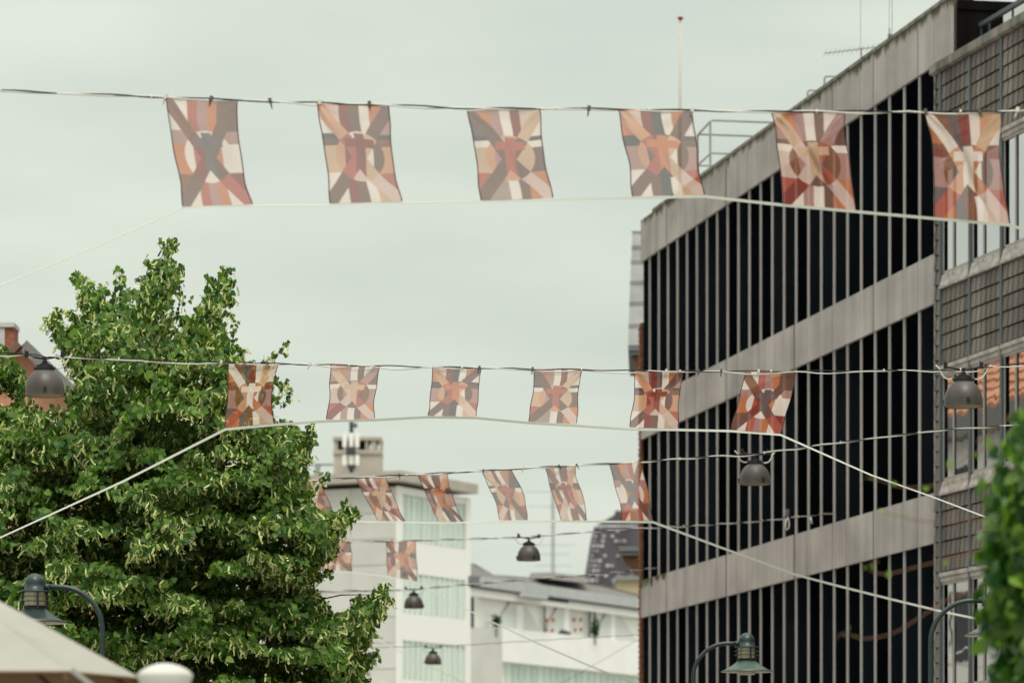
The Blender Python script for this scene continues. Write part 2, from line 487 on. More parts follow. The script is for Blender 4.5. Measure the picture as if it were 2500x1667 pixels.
# coping and moss along the roof edge
cop = MB()
a = F1(Y0, 16.24, -0.4); b = F1(Y1 - 1.2, 16.24, -0.4)
cop.obox(a, b - a, O1 * 0.47, Z * 0.07)
onb(office, cop, 'coping', M_cornice)
mo = MB()
for zz in (11.91, 7.68):
    yy = Y1 - 2.6
    while yy < Y1 - 0.2:
        w = rnd.uniform(0.2, 0.6); hgt = rnd.uniform(0.1, 0.28)
        mo.poly([F1(yy, zz - 0.003, 0.0685), F1(yy + w, zz - 0.003, 0.0685), F1(yy + w * 0.8, zz - hgt * 0.7, 0.0685), F1(yy + w * 0.4, zz - hgt, 0.0685), F1(yy + w * 0.15, zz - hgt * 0.5, 0.0685)])
        yy += w * 1.2
tag(onb(office, mo, 'moss', M_moss), kind='stuff')
# end wall facing the camera, above the neighbour's roof
ew = MB()
a = F1(Y0, 0, 0.0); side = Vector((1, A1, 0)) / n1
ew.obox(a + Vector((0, -0.06, 0)), side * 12, D1 * 0.05, Z * 16.12)
ew.obox(a + Vector((0, -0.09, 15.98)), side * 12, D1 * 0.05, Z * 0.16)
for k in range(40):
    ew.obox(a + side * (0.18 + k * 0.3) + Vector((0, -0.066, 0)), side * 0.02, D1 * 0.02, Z * 15.95)
onb(office, ew, 'end_wall', M_darkwall)
# toothed brick pier on the far corner
bp = MB(); br_mesh = MB()
pier_top = EYE + (HZ - 790) / F * 91.6
a = F1(91.42, 0, -0.2)
bp.obox(a, D1 * 0.25, O1 * 0.235, Z * pier_top)
pier = onb(office, bp, 'brick_pier', M_mortar)
zz = 4.6; k = 0
bh = 0.052
bmesh_ = MB().box(-0.11, -0.10, 0, 0.11, 0.0, bh).mesh('brick', M_brick)
while zz < pier_top - bh:
    for q in range(1):
        o = bpy.data.objects.new('brick', bmesh_); C.objects.link(o); o.parent = pier
        off = 0.072 if k % 2 else 0.056
        mw = Matrix.Translation(F1(91.53, zz, off)) @ R1 @ Matrix.Translation((rnd.uniform(-.01, .01), rnd.uniform(-.004, .004), 0))
        o.matrix_local = mw
    zz += bh + 0.013; k += 1
    if k > 170: break
# roof rails, hand hoops, antennas, flagpole
rail = thing('roof_railing', 'grey tubular guard railing standing on the office roof edge', 'railing', P(1734, 414, 85.5))
pa = lambda py: P(1734, py, 85.5)
pbk = lambda py: P(1703, py, 86.69)
rr = MB()
wid = Vector((1.5, 0.28, 0))
for (f_, y1_, y2_) in ((pa, 294, 420), (pbk, 328, 420)):
    rr = MB(); rr.tube([f_(y2_ + 30), f_(y1_ + 4), f_(y1_) + Vector((0.05, 0.01, 0)), f_(y1_) + wid], 0.024, 6)
    onb(rail, rr, 'post_and_top_rail', M_pipe)
r2 = MB()
r2.tube([pa(374), pa(374) + wid], 0.02, 6); onb(rail, r2, 'middle_rail', M_pipe)
r2 = MB(); r2.tube([pbk(404), pbk(404) + wid], 0.02, 6); onb(rail, r2, 'middle_rail', M_pipe)
r3 = MB()
r3.tube([pa(297), pbk(331)], 0.022, 6); onb(rail, r3, 'cross_rail', M_pipe)
r3 = MB(); r3.tube([pa(376), pbk(404)], 0.02, 6); onb(rail, r3, 'cross_rail', M_pipe)
for (px, py0, py1, Yh, lb) in ((1972, 221, 262, 77.6, 'lower grey bent handrail hoop on the office roof edge'), (2013, 187, 230, 76.2, 'higher grey bent handrail hoop on the office roof edge')):
    hp = thing('handrail_hoop', lb, 'handrail', P(px, py1, Yh), 'handrail hoops of the roof ladder')
    tb = MB(); p0 = P(px, py1, Yh); p1 = P(px, py0 + 5, Yh); p2 = P(px + 5, py0, Yh); p3 = P(px + 45, py0, Yh + 0.05)
    tb.tube([p0, p1, P(px + 1.5, py0 + 1.5, Yh), p2, p3, p3 + Vector((0.03, 0, -0.6))], 0.02, 6)
    onb(hp, tb, 'bent_pipe', M_pipe)
an = thing('roof_antenna', 'spiky television antenna lying level on a short mast', 'antenna', P(2103, 160, 74))
tb = MB(); tb.tube([P(2103, 175, 74), P(2103, 142, 74)], 0.03, 6); tb.tube([P(2103, 145, 74), P(2102, 118, 74)], 0.014, 6)
onb(an, tb, 'mast', M_wire)
tb = MB(); b0 = P(2014, 131, 74.6); b1 = P(2176, 111, 73.8)
tb.tube([b0, b1], 0.009, 5)
for k in range(15):
    q = b0.lerp(b1, k / 14)
    tb.tube([q + Vector((-0.03, 0.05, -0.06)), q + Vector((0.03, -0.05, 0.06))], 0.004, 4)
onb(an, tb, 'boom_and_rods', M_wire)
tb = MB(); tb.tube([P(2101, 120, 74), P(2101, -60, 74)], 0.004, 4)
onb(an, tb, 'whip', M_wire)
an2 = thing('mast_antenna', 'dark stub mast with a tall thin whip near the top of the roof', 'antenna', P(2172, 112, 71.5))
tb = MB(); tb.tube([P(2172, 125, 71.5), P(2172, 84, 71.5)], 0.035, 6); tb.tube([P(2172, 86, 71.5), P(2171, 70, 71.5)], 0.012, 6)
onb(an2, tb, 'mast', M_wire)
tb = MB(); tb.tube([P(2178, 96, 71.5), P(2178, -60, 71.5)], 0.005, 4); tb.tube([P(2171, 72, 71.5), P(2171, -60, 71.5)], 0.004, 4)
onb(an2, tb, 'whip', M_wire)
fp = thing('flagpole', 'bare white flagpole with a red finial on the office roof', 'flagpole', P(1660, 600, 95))
tb = MB(); tb.tube([P(1660, 600, 95), P(1660, 300, 95), P(1661, 52, 95)], [0.042, 0.036, 0.03], 10)
onb(fp, tb, 'pole', M_pole, True)
tb = MB(); q = P(1661, 50, 95)
tb.lathe([(0.0, -0.01), (0.04, 0.0), (0.075, 0.045), (0.075, 0.06), (0.05, 0.085), (0.0, 0.09)], 14, q)
onb(fp, tb, 'finial', M_redball, True)

# ------------------------------------------------------------------ tile-hung building (far right)
A2 = 0.2347
n2 = math.hypot(A2, 1)
D2 = Vector((-A2, 1, 0)) / n2
O2 = Vector((-1, -A2, 0)) / n2
R2 = Matrix((D2, O2, Z)).transposed().to_4x4()
K2 = 216600.0
def Yof2(px): return K2 / (px + 950.0)
def F2(Y, z, out=0.0):
    return Vector((23.1 - A2 * Y, Y, z)) + O2 * out
tileb = thing('tile_hung_building', 'dark tile hung building with blue grey posts and mirror windows', 'building', F2(62, 0))
w = MB()
a = F2(Yof2(2283), 0, -0.25); b = F2(26, 0, -0.25)
w.obox(a, b - a, O2 * -8, Z * 14.8)
onb(tileb, w, 'wall', M_tileback)
e2 = MB()
a = F2(Yof2(2281.5), 0, -0.03)
e2.obox(a, O2 * -0.6, D2 * 0.05, Z * 14.8)
onb(tileb, e2, 'corner_board', M_tile)
post_px = [2299, 2371, 2448]
posts = [Yof2(p) for p in post_px]
bayL = posts[1] - posts[2]
while posts[-1] > 44:
    posts.append(posts[-1] - bayL)
postme = MB().box(-0.045, -0.05, 0, 0.045, 0.032, 14.84).mesh('post', M_bluegrey)
for yk in posts:
    child(tileb, postme, 'post', F2(yk, 0, 0.0), R2)
ROW = 0.2625
bands = [(13.35, 6, 14.86), (9.77, 5, 11.08), (6.19, 5, 7.50), (2.61, 5, 3.92)]
tiles = []
tw = {}
def tile_mesh(wd, h):
    key = (round(wd, 3), round(h, 3))
    if key not in tw:
        m_ = MB()
        hw = wd / 2 - 0.015
        m_.prism([(-hw, -0.02, 0), (-hw, 0.018, 0.0), (-hw, -0.002, h), (-hw, -0.02, h)], (2 * hw, 0, 0))
        tw[key] = m_.mesh('tile', M_tile)
        tw[key].materials.append(M_tileback)
        for q_ in range(2): tw[key].polygons[q_].material_index = 1
    return tw[key]
for k in range(len(posts) - 1):
    ya, yb = posts[k], posts[k + 1]
    LL = (ya - yb) * n2 - 0.09
    wd = LL / 6
    for (z0, nr, ztop) in bands:
        h = (ztop - z0) / nr
        for r in range(nr):
            for c in range(6):
                yc = ya - (0.045 + wd * (c + 0.5)) / n2
                tiles.append((k, F2(yc, z0 + r * h, 0), wd, h - 0.024))
# narrow strip of tiles between the corner and the first post, running the whole height
ye = Yof2(2281.5)
LL = (ye - posts[0]) * n2 - 0.045
z = 14.86 - ROW
while z > 3.0:
    tiles.append((-1, F2(ye - (LL * 0.70) / n2, z, 0), LL * 0.58, ROW - 0.024))
    tiles.append((-1, F2(ye - (LL * 0.20) / n2, z, 0), LL * 0.36, ROW - 0.024))
    z -= ROW
def vis(tl):
    p = tl[1]; px = 1250 + F * p.x / p.y; py = HZ - F * (p.z - EYE) / p.y
    return -20 < py < 1690 and px < 2512 and not (px > 2400 and py > 1230)
vt = [q for q in tiles if vis(q)]
hid = [q for q in tiles if not vis(q)]
vt.sort(key=lambda q: q[1].y)
for q in vt[:300]:
    child(tileb, tile_mesh(q[2], q[3]), 'tile', q[1], R2 @ Matrix.Rotation(rnd.uniform(-.006, .006), 4, 'Y'))
rest = MB()
for q in vt[300:] + hid:
    i = len(rest.v); me = tile_mesh(q[2], q[3])
    mw = Matrix.Translation(q[1]) @ R2
    rest.v += [tuple(mw @ v.co) for v in me.vertices]
    rest.f += [tuple(i + j for j in p.vertices) for p in me.polygons]
tag(onb(tileb, rest, 'tile_rows', M_tile), kind='stuff')
# cornice in lengths
pj2 = [Yof2(2282.2), Yof2(2360), Yof2(2405), Yof2(2455), Yof2(2520), 57, 52, 46, 40, 33, 26]
nw_ = MB(); q_ = F2(posts[-1] - 0.06, 0, -0.245); nw_.obox(q_, F2(26, 0, -0.245) - q_, O2 * 0.25, Z * 14.8)
onb(tileb, nw_, 'near_wall', M_tile)
for k in range(len(pj2) - 1):
    L_ = (pj2[k] - pj2[k + 1]) * n2 - 0.012
    cm = MB()
    cm.prism([(-L_ / 2, -0.30, 0), (-L_ / 2, 0.06, 0), (-L_ / 2, 0.10, 0.03), (-L_ / 2, 0.10, 0.17), (-L_ / 2, -0.30, 0.19)], (L_, 0, 0))
    child(tileb, cm.mesh('cornice_stone', M_cornice), 'cornice_stone', F2((pj2[k] + pj2[k + 1]) / 2, 14.845), R2)
# windows between the posts
for k in range(len(posts) - 1):
    ya, yb = posts[k], posts[k + 1]
    W_ = (ya - yb) * n2 - 0.092
    mid = (ya + yb) / 2
    for (z0, z1) in ((11.08, 13.35), (7.50, 9.77), (3.92, 6.19)):
        if k >= 3 and z0 < 7: continue
        fr = MB()
        x0, x1 = W_ / 2, -W_ / 2          # local +x points away from the camera (left in the picture)
        sill = z0 + 0.25
        d0, d1 = -0.10, -0.012
        H = z1 - z0
        fr.box(x1, d0, H - 0.24, x0, d1 + 0.02, H - 0.10)
        fr.box(x0 - 0.05, d0, 0.25, x0, d1, H - 0.24)
        fr.box(x1, d0, 0.25, x1 + 0.03, d1, H - 0.24)
        mx_ = x0 - W_ * 0.40
        fr.box(mx_ - 0.025, d0, 0.25, mx_ + 0.025, d1 + 0.012, H - 0.24)
        fr.box(x1, d0, 0.24, x0, d1, 0.30)
        wo = child(tileb, fr.mesh('window', M_frame), 'window', F2(mid, z0), R2)
        for (xa, xb, nm) in ((mx_ + 0.03, x0 - 0.23, 'narrow_pane'), (x0 - 0.229, x0 - 0.05, 'dark_post_reflection'), (x1 + 0.03, mx_ - 0.095, 'pane'), (mx_ - 0.094, mx_ - 0.026, 'dark_mullion_reflection')):
            o = MB().box(xa, -0.08, 0.30, xb, -0.022, H - 0.24).mesh(nm, M_blackglass if nm.startswith('dark') else M_glassmirror)
            oo = bpy.data.objects.new(nm, o); C.objects.link(oo); oo.parent = wo
        hd = MB().box(x1, -0.1, H - 0.10, x0, 0.06, H - 0.03); hd.box(x1, -0.1, H - 0.19, x0, 0.028, H - 0.102)
        oo = bpy.data.objects.new('head_moulding', hd.mesh('head_moulding', M_sill)); C.objects.link(oo); oo.parent = wo
        sl = MB(); sl.prism([(x1, -0.11, 0.0), (x1, 0.06, 0.0), (x1, 0.06, 0.05), (x1, 0.045, 0.06), (x1, 0.0, 0.24), (x1, -0.11, 0.24)], (W_, 0, 0))
        for q in (0.25, 0.42, 0.75):
            sl.box(x0 - W_ * q - 0.012, 0.0, 0.16, x0 - W_ * q + 0.012, 0.03, 0.225)
        oo = bpy.data.objects.new('sill', sl.mesh('sill', M_sill)); C.objects.link(oo); oo.parent = wo
        # dark strips beside post and mullion: their reflections painted as black glass
# set-back window strip on the roof
ps = MB(); SB = -0.72
y_a = 66.75
for (yy_, zt) in ((y_a, 0),):
    pass
L_ = 16.0
fr = MB()
fr.box(-L_, -0.05, 15.68, 0, 0.005, 15.755)
for x in (0.0, -0.42, -1.55, -2.6, -3.65, -4.7, -5.75):
    fr.box(x - 0.04, -0.05, 14.8, x, -0.02, 15.68)
pent = child(tileb, fr.mesh('roof_window_frame', M_bluegrey), 'roof_window_frame', F2(y_a, 0, SB), R2)
xs = [0.0, -0.42, -1.55, -2.6, -3.65, -4.7]
for i in range(5):
    o = MB().box(xs[i + 1] + 0.001, -0.09, 14.8, xs[i] - 0.041, -0.035, 15.68).mesh('pane', M_glassmirror)
    oo = bpy.data.objects.new('pane', o); C.objects.link(oo); oo.parent = pent
o = MB().box(-L_, -4, 14.5, 0, -0.1, 15.6).mesh('roof_window_wall', M_darkwall)
oo = bpy.data.objects.new('roof_window_wall', o); C.objects.link(oo); oo.parent = pent

# ------------------------------------------------------------------ brick house beyond the office block
bh_ = thing('brick_house', 'brick house with pale lead clad attic behind the office corner', 'building', P(1600, 2040, 108))
YB = 108.0
X = lambda px, Y=YB: (px - 1250) / F * Y
Zp = lambda py, Y=YB: EYE + (HZ - py) / F * Y
SK = Vector((0.036, 1, 0))
w = MB().obox((X(1564), YB, 0), (8, 0, 0), SK * 9, (0, 0, Zp(860)))
onb(bh_, w, 'wall', M_brick)
ys = [565, 604, 640, 690, 741, 795, 846]
xl = [1543, 1542, 1540, 1538, 1536, 1534.5, 1533]
for i in range(6):
    pm_ = MB()
    za, zb = Zp(ys[i]), Zp(ys[i + 1])
    pm_.prism([(X(xl[i]), YB - 0.1, za), (X(xl[i]) + 5, YB - 0.1, za), (X(xl[i + 1]) + 5, YB - 0.1, zb + 0.03), (X(xl[i + 1]), YB - 0.1, zb + 0.03)], SK * 6)
    pm_.box(X(xl[i]) - 0.02, YB - 0.13, za - 0.03, X(xl[i]) + 5, YB - 0.1, za)
    onb(bh_, pm_, 'lead_panel', M_lead)
for (pyt, pxl) in ((846, 1533), (1334, 1510)):
    c_ = MB()
    c_.obox((X(pxl), YB - 0.25, Zp(pyt + 12)), (X(1565) - X(pxl), 0, 0), SK * 5, (0, 0, Zp(pyt) - Zp(pyt + 12)))
    c_.obox((X(pxl) + 0.03, YB - 0.2, Zp(pyt + 22)), (X(1565) - X(pxl), 0, 0), SK * 5, (0, 0, Zp(pyt + 12.1) - Zp(pyt + 22)))
    onb(bh_, c_, 'cornice', M_gutter)
    c_ = MB()
    c_.prism([(X(pxl) + 0.10, YB - 0.12, Zp(pyt + 22.2)), (X(1564), YB - 0.12, Zp(pyt + 22.2)), (X(1564), YB - 0.12, Zp(pyt + 75)), (X(1562), YB - 0.12, Zp(pyt + 72)), (X(pxl) + 0.2, YB - 0.12, Zp(pyt + 40))], (0, 0.3, 0))
    onb(bh_, c_, 'bracket', M_wood)

# ------------------------------------------------------------------ houses on the left
lh = thing('gabled_house', 'peach plastered gabled house with brick chimney behind the tree', 'house', (-9, 66, 0))
GY = 66.0
xr = X(243, GY); zev = Zp(1035, GY)
dxx = (HZ - 857 - (HZ - 1035)) / F * GY     # rake: rises 178 px over 188 px
xp = X(50, GY); zp_ = Zp(852, GY)
xl_ = 2 * xp - xr
gw = MB(); depth = Vector((-A1, 1, 0)) * 22
gw.prism([(xr, GY, 0), (xr, GY, zev), (xp, GY, zp_), (xl_, GY, zev), (xl_, GY, 0)], depth)
onb(lh, gw, 'wall', M_peach)
rf = MB(); th = 0.12
over = Vector((A1 * 0.3, -0.3, 0))
sl_ = Vector((xr - xp, 0, zev - zp_)).normalized()
nr_ = Vector((-sl_.z, 0, sl_.x)); nr_ = nr_ if nr_.z > 0 else -nr_
pR = Vector((xp, GY, zp_ + 0.02)) + over
eR = Vector((xr, GY, zev + 0.02)) + over + sl_ * 0.5
rf.prism([pR, eR, eR + nr_ * th, pR + nr_ * th], depth * 1.03)
ml = lambda p: Vector((2 * xp - p.x + 2 * over.x, p.y, p.z))
rf.prism([ml(pR) , ml(eR), ml(eR + nr_ * th), ml(pR + nr_ * th)], depth * 1.03)
onb(lh, rf, 'roof', M_brownroof)
vg = MB()
vg.prism([pR + Vector((0, -0.05, -0.1)), eR + Vector((0, -0.05, -0.1)), eR + nr_ * 0.13 + Vector((0, -0.05, 0)), pR + nr_ * 0.13 + Vector((0, -0.05, 0))], (0, 0.05, 0))
onb(lh, vg, 'verge_board', M_verge)
cy = GY + 1.0
ch = MB(); ch.box(X(-60, cy), cy, Zp(960, cy), X(34, cy), cy + 0.6, Zp(792, cy))
onb(lh, ch, 'chimney', M_brick)
ch = MB(); ch.box(X(-66, cy), cy - 0.06, Zp(799, cy), X(36, cy), cy + 0.66, Zp(788, cy)); ch.box(X(-60, cy) - 0.01, cy - 0.03, Zp(940, cy), X(12, cy), cy - 0.01, Zp(800, cy))
onb(lh, ch, 'chimney_cap', M_lead)
# courses of facing on the gable, lap of the tile-hung plaster
cs = MB()
zz = 3.0
while zz < zp_ - 0.3:
    half = (xr - xp) if zz < zev else (xr - xp) * max(0.0, (zp_ - zz) / (zp_ - zev)) - 0.08
    if half > 0.2:
        cs.box(xp - half, GY - 0.02, zz, xp + half, GY - 0.001, zz + 0.03)
    zz += 0.42
onb(lh, cs, 'plaster_course', M_peach)

fh = thing('tiled_street_house', 'terrace with orange tiled roof along the left side of the street', 'house', (-14, 110, 0))
fy0, fy1 = 92.0, 150.0
LX = lambda Y: 5.4 - A1 * Y
e0 = Vector((LX(fy0), fy0, 13.0)); e1 = Vector((LX(fy1), fy1, 13.0))
inn = Vector((-1, -A1, 0)) / n1
w = MB(); w.obox(Vector((LX(fy0), fy0, 0)), e1 - e0, inn * 9, Z * 12.9)
onb(fh, w, 'wall', M_whitewall)
w = MB()
r0 = e0 + inn * 4.5 + Z * 4.6; r1 = e1 + inn * 4.5 + Z * 4.6
w.prism([e0 - inn * 0.5 - Z * 0.3, e0 - inn * 0.5 - Z * 0.1, r0, e0 + inn * 9.5 - Z * 0.1, e0 + inn * 9.5 - Z * 0.3], e1 - e0)
onb(fh, w, 'roof', M_rooftile)
w = MB()
for k in range(14):
    q0 = (e0 - inn * 0.5 - Z * 0.1).lerp(r0, (k + 0.5) / 14.0) + Z * 0.03
    w.tube([q0, q0 + (e1 - e0)], 0.05, 4)
onb(fh, w, 'tile_course', M_rooftile)
w = MB(); w.obox(e0 - inn * 0.62 - Z * 0.75, e1 - e0, inn * 0.6, Z * 0.5)
onb(fh, w, 'eaves', M_verge)
for k in range(16):
    for zf in (9.6, 6.3, 3.0):
        q = e0.lerp(e1, (k + 0.5) / 16)
        m_ = MB(); m_.obox(Vector((q.x, q.y, zf)) - D1 * 0.6 - inn * 0.04, D1 * 1.2, inn * 0.03, Z * 1.9)
        onb(fh, m_, 'window', M_darkthing)

# ------------------------------------------------------------------ white block in the distance
A3 = 0.5; n3 = math.hypot(A3, 1)
D3 = Vector((A3, 1, 0)) / n3; L3 = Vector((-1, A3, 0)) / n3     # along right face, along left face
YC = 180.0
corner = P(966, 2040, YC); corner.z = 0
zc = lambda py: EYE + (HZ - py) / F * YC
wb = thing('white_office_block', 'pale office block with green glazed side and chimney stack on its roof', 'building', corner)
Y_r = 894780.0 / (5937 - 1143)
Lr = (Y_r - YC) * n3
Ll = 14.0
w = MB(); w.prism([corner + D3 * 0.1 + L3 * 0.1, corner + D3 * (Lr - 0.05) + L3 * 0.1, corner + D3 * (Lr - 0.05) + L3 * (Ll - .1), corner + L3 * (Ll - .1) + D3 * 0.1], Z * zc(1190))
onb(wb, w, 'wall', M_palestone)
# stone panels on the left face
ztop = zc(1186)
nc, nrw = 5, 12
for c in range(nc):
    for r in range(nrw):
        z0 = ztop - (r + 1) * 1.22; z1 = ztop - r * 1.22 - 0.03
        if z0 < 3: continue
        xa = c * 2.4 + 0.02; xb = (c + 1) * 2.4
        m_ = MB(); m_.obox(corner + L3 * xa + Z * z0, L3 * (xb - xa), D3 * 0.08, Z * (z1 - z0))
        onb(wb, m_, 'stone_panel', M_palestone)
# roof slab
w = MB(); w.prism([corner - D3 * 0.6 - L3 * 0.6, corner + D3 * (Lr - 0.1) - L3 * 0.6, corner + D3 * (Lr - 0.1) + L3 * Ll, corner - D3 * 0.6 + L3 * Ll], Z * (zc(1152) - zc(1176)))
for i in range(len(w.v)): w.v[i] = (w.v[i][0], w.v[i][1], w.v[i][2] + zc(1176))
onb(wb, w, 'roof_slab', M_slab)
# right face: white bands and green glass panes in frames
def rface(x, z, out=0.0): return corner + D3 * x + Z * z - L3 * out
zone = [(1204, 1317), (1395, 1493), (1561, 1655), (1730, 1830)]
fr = MB()
fr.obox(rface(0, 0, 0.0), D3 * 0.45, L3 * -0.14, Z * ztop)
fr.obox(rface(Lr - 0.5, 0, 0.0), D3 * 0.5, L3 * -0.14, Z * ztop)
onb(wb, fr, 'corner_frame', M_whiteframe)
prev = 1186
for (pt, pb_) in zone:
    m_ = MB(); m_.obox(rface(0.451, zc(pt), 0), D3 * (Lr - 0.952), L3 * -0.10, Z * (zc(prev) - zc(pt)))
    onb(wb, m_, 'white_band', M_whiteframe)
    prev = pb_
    npn = 12; wp = (Lr - 0.95) / npn
    for k in range(npn):
        m_ = MB(); m_.obox(rface(0.455 + wp * k + 0.05, zc(pb_) + 0.04, 0), D3 * (wp - 0.1), L3 * -0.04, Z * (zc(pt) - zc(pb_) - 0.08))
        onb(wb, m_, 'glass_pane', M_greenglass)
        if k:
            m_ = MB(); m_.obox(rface(0.455 + wp * k - 0.025, zc(pb_), 0.02), D3 * 0.05, L3 * -0.09, Z * (zc(pt) - zc(pb_)))
            onb(wb, m_, 'mullion', M_whiteframe)
# chimney stack
sk = thing('chimney_stack', 'concrete chimney stack with open top on the white block roof', 'chimney', P(873, 1147, 185))
YS = 185.0
XX = lambda px: X(px, YS); ZZ = lambda py: Zp(py, YS)
roofz = zc(1152)
w = MB().box(XX(815), YS, roofz, XX(931), YS + 2.2, ZZ(1108))
onb(sk, w, 'shaft', M_slab)
w = MB().box(XX(813), YS - 0.08, ZZ(1107.5), XX(932), YS + 2.3, ZZ(1098))
w.box(XX(813), YS - 0.08, ZZ(1074), XX(932), YS + 2.3, ZZ(1066))
onb(sk, w, 'slab', M_slab)
w = MB()
for (a_, b_) in ((815, 824), (838, 846), (868, 876), (892, 898), (906, 918), (926, 931)):
    for dy_ in (0, 1.6):
        w = MB().box(XX(a_), YS + dy_, ZZ(1097.8), XX(b_), YS + dy_ + 0.6, ZZ(1074.2)); onb(sk, w, 'pillar', M_slab)
w = MB().box(XX(826), YS + 0.7, ZZ(1097.8), XX(870), YS + 1.5, ZZ(1074.2)); w.box(XX(878), YS + 0.7, ZZ(1097.8), XX(890), YS + 1.5, ZZ(1074.2))
onb(sk, w, 'dark_flue', M_darkthing)
ms = thing('phone_mast', 'phone mast with white antenna tubes in front of the chimney stack', 'mast', P(858, 1147, 184))
YS = 184.0
w = MB(); w.tube([Vector((XX(858), YS, roofz)), Vector((XX(858), YS, ZZ(1028)))], 0.10, 8)
onb(ms, w, 'pole', M_darkthing)
w = MB()
for px in (842, 858, 872):
    for (ya_, yb2) in ((1092, 1058), (1136, 1112)):
        w = MB(); w.tube([Vector((XX(px), YS - 0.25, ZZ(ya_))), Vector((XX(px), YS - 0.25, ZZ(yb2)))], 0.11, 8)
        onb(ms, w, 'antenna_tube', M_whiteframe)
w = MB()
w.box(XX(854), YS - 0.2, ZZ(1052), XX(863), YS, ZZ(1029)); w.box(XX(864), YS - 0.2, ZZ(1044), XX(872), YS, ZZ(1034))
w.box(XX(846), YS - 0.5, ZZ(1108), XX(868), YS + 0.2, ZZ(1093)); w.box(XX(849), YS - 0.5, ZZ(1144), XX(868), YS + 0.2, ZZ(1136))
onb(ms, w, 'equipment_box', M_darkthing)
rl = thing('roof_rail', 'low pipe rail along the white block roof beside the chimney', 'railing', P(775, 1147, 185))
YS = 185.0
w = MB(); w.tube([Vector((XX(700), YS, ZZ(1134))), Vector((XX(814), YS, ZZ(1134)))], 0.05, 5)
for px in (705, 768, 775): w.tube([Vector((XX(px), YS, roofz)), Vector((XX(px + 5), YS, ZZ(1134)))], 0.05, 5)
onb(rl, w, 'pipe', M_gutter)

# ------------------------------------------------------------------ terraced house with zinc roof
tb_ = thing('terrace_building', 'white building with recessed roof terrace and zinc eaves', 'building', P(1350, 2040, 192))
def Yof3(px): return 894780.0 / (5937 - px)
def F3(px, py, out=0.0):
    Yq = (out * n3 + corner.x - A3 * corner.y) / ((px - 1250.0) / F - A3)
    return P(px, py, Yq)
def line(xa, ya, xb, yb): return lambda px: ya + (yb - ya) * (px - xa) / (xb - xa)
seam_t = line(1179, 1407, 1553, 1460); seam_b = line(1179, 1432, 1553, 1483)
par_t = line(1226, 1532, 1553, 1566); win_t = line(1233, 1614, 1553, 1647)
pxa, pxb = 1146.0, 1600.0
# lower wall
def facequad(name, pts, m, th=0.3, root=tb_):
    mb = MB(); mb.prism(pts, -L3 * -th if False else L3 * th)
    return onb(root, mb, name, m)
za_ = lambda px, py: F3(px, py)
facequad('parapet_wall', [F3(1226, 1532), F3(pxb, par_t(pxb)), F3(pxb, win_t(pxb)), F3(1226, win_t(1226))], M_whitewall)
facequad('stone_wall', [F3(1146, 1532, .03), F3(1226, 1534, .03), F3(1226, 1990, .03), F3(1146, 1990, .03)], M_palestone)
facequad('lower_wall', [F3(1226, win_t(1226), -0.35), F3(pxb, win_t(pxb), -0.35), F3(pxb, 1990, -.35), F3(1226, 1990, -.35)], M_whitewall)
n_w = 22
for k in range(n_w):
    x0 = 1236 + k * 15.5; x1 = x0 + 11.5
    if x1 > pxb: break
    facequad('window', [F3(x0, win_t(x0) + 4, -0.3), F3(x1, win_t(x1) + 4, -0.3), F3(x1, win_t(x1) + 105, -0.3), F3(x0, win_t(x0) + 105, -0.3)], M_greenglass, 0.04)
# terrace back wall and partitions
facequad('terrace_wall', [F3(1146, 1420, -0.45), F3(pxb, seam_b(pxb) + 4, -0.45), F3(pxb, par_t(pxb) + 20, -0.45), F3(1146, 1560, -0.45)], M_whitewall)
facequad('fascia', [F3(1146, 1434), F3(pxb, seam_b(pxb) + 3), F3(pxb, seam_b(pxb) + 22), F3(1146, 1452)], M_whitewall, 0.25)
for (xa, xm0, xm1, xb_) in ((1222, 1246, 1282, 1322), (1340, 1362, 1404, 1426), (1462, 1484, 1512, 1552)):
    t0 = line(1222, 1470, 1553, 1500)
    facequad('gable_partition', [F3(xa, t0(xa) + 38, -0.32), F3(xm0, t0(xm0) - 2, -0.32), F3(xm1, t0(xm1) - 2, -0.32), F3(xb_, t0(xb_) + 60, -0.32), F3(xb_, par_t(xb_) + 8, -0.32), F3(xa, par_t(xa) + 8, -0.32)], M_greypanel, 0.1)
for (xa, xb_) in ((1262, 1278), (1378, 1390), (1492, 1502)):
    facequad('white_post', [F3(xa, 1475, -0.28), F3(xb_, 1477, -0.28), F3(xb_, par_t(xb_) + 4, -0.28), F3(xa, par_t(xa) + 4, -0.28)], M_whitewall, 0.08)
for px in (1330, 1440, 1452):
    facequad('downpipe', [F3(px, 1462, -0.2), F3(px + 2.5, 1462, -0.2), F3(px + 2.5, par_t(px), -0.2), F3(px, par_t(px), -0.2)], M_gutter, 0.08)
facequad('dark_opening', [F3(1146, 1456, -0.4), F3(1157, 1457, -0.4), F3(1157, 1531, -0.4), F3(1146, 1530, -0.4)], M_darkthing, 0.1)
facequad('awning', [F3(1278, 1446, .3), F3(1338, 1454, .3), F3(1338, 1462, .5), F3(1278, 1455, .5)], M_seam, 0.2)
facequad('dark_beam', [F3(1276, 1452, .02), F3(1388, 1466, .02), F3(1388, 1472, .02), F3(1276, 1457, .02)], M_darkthing, 0.1)
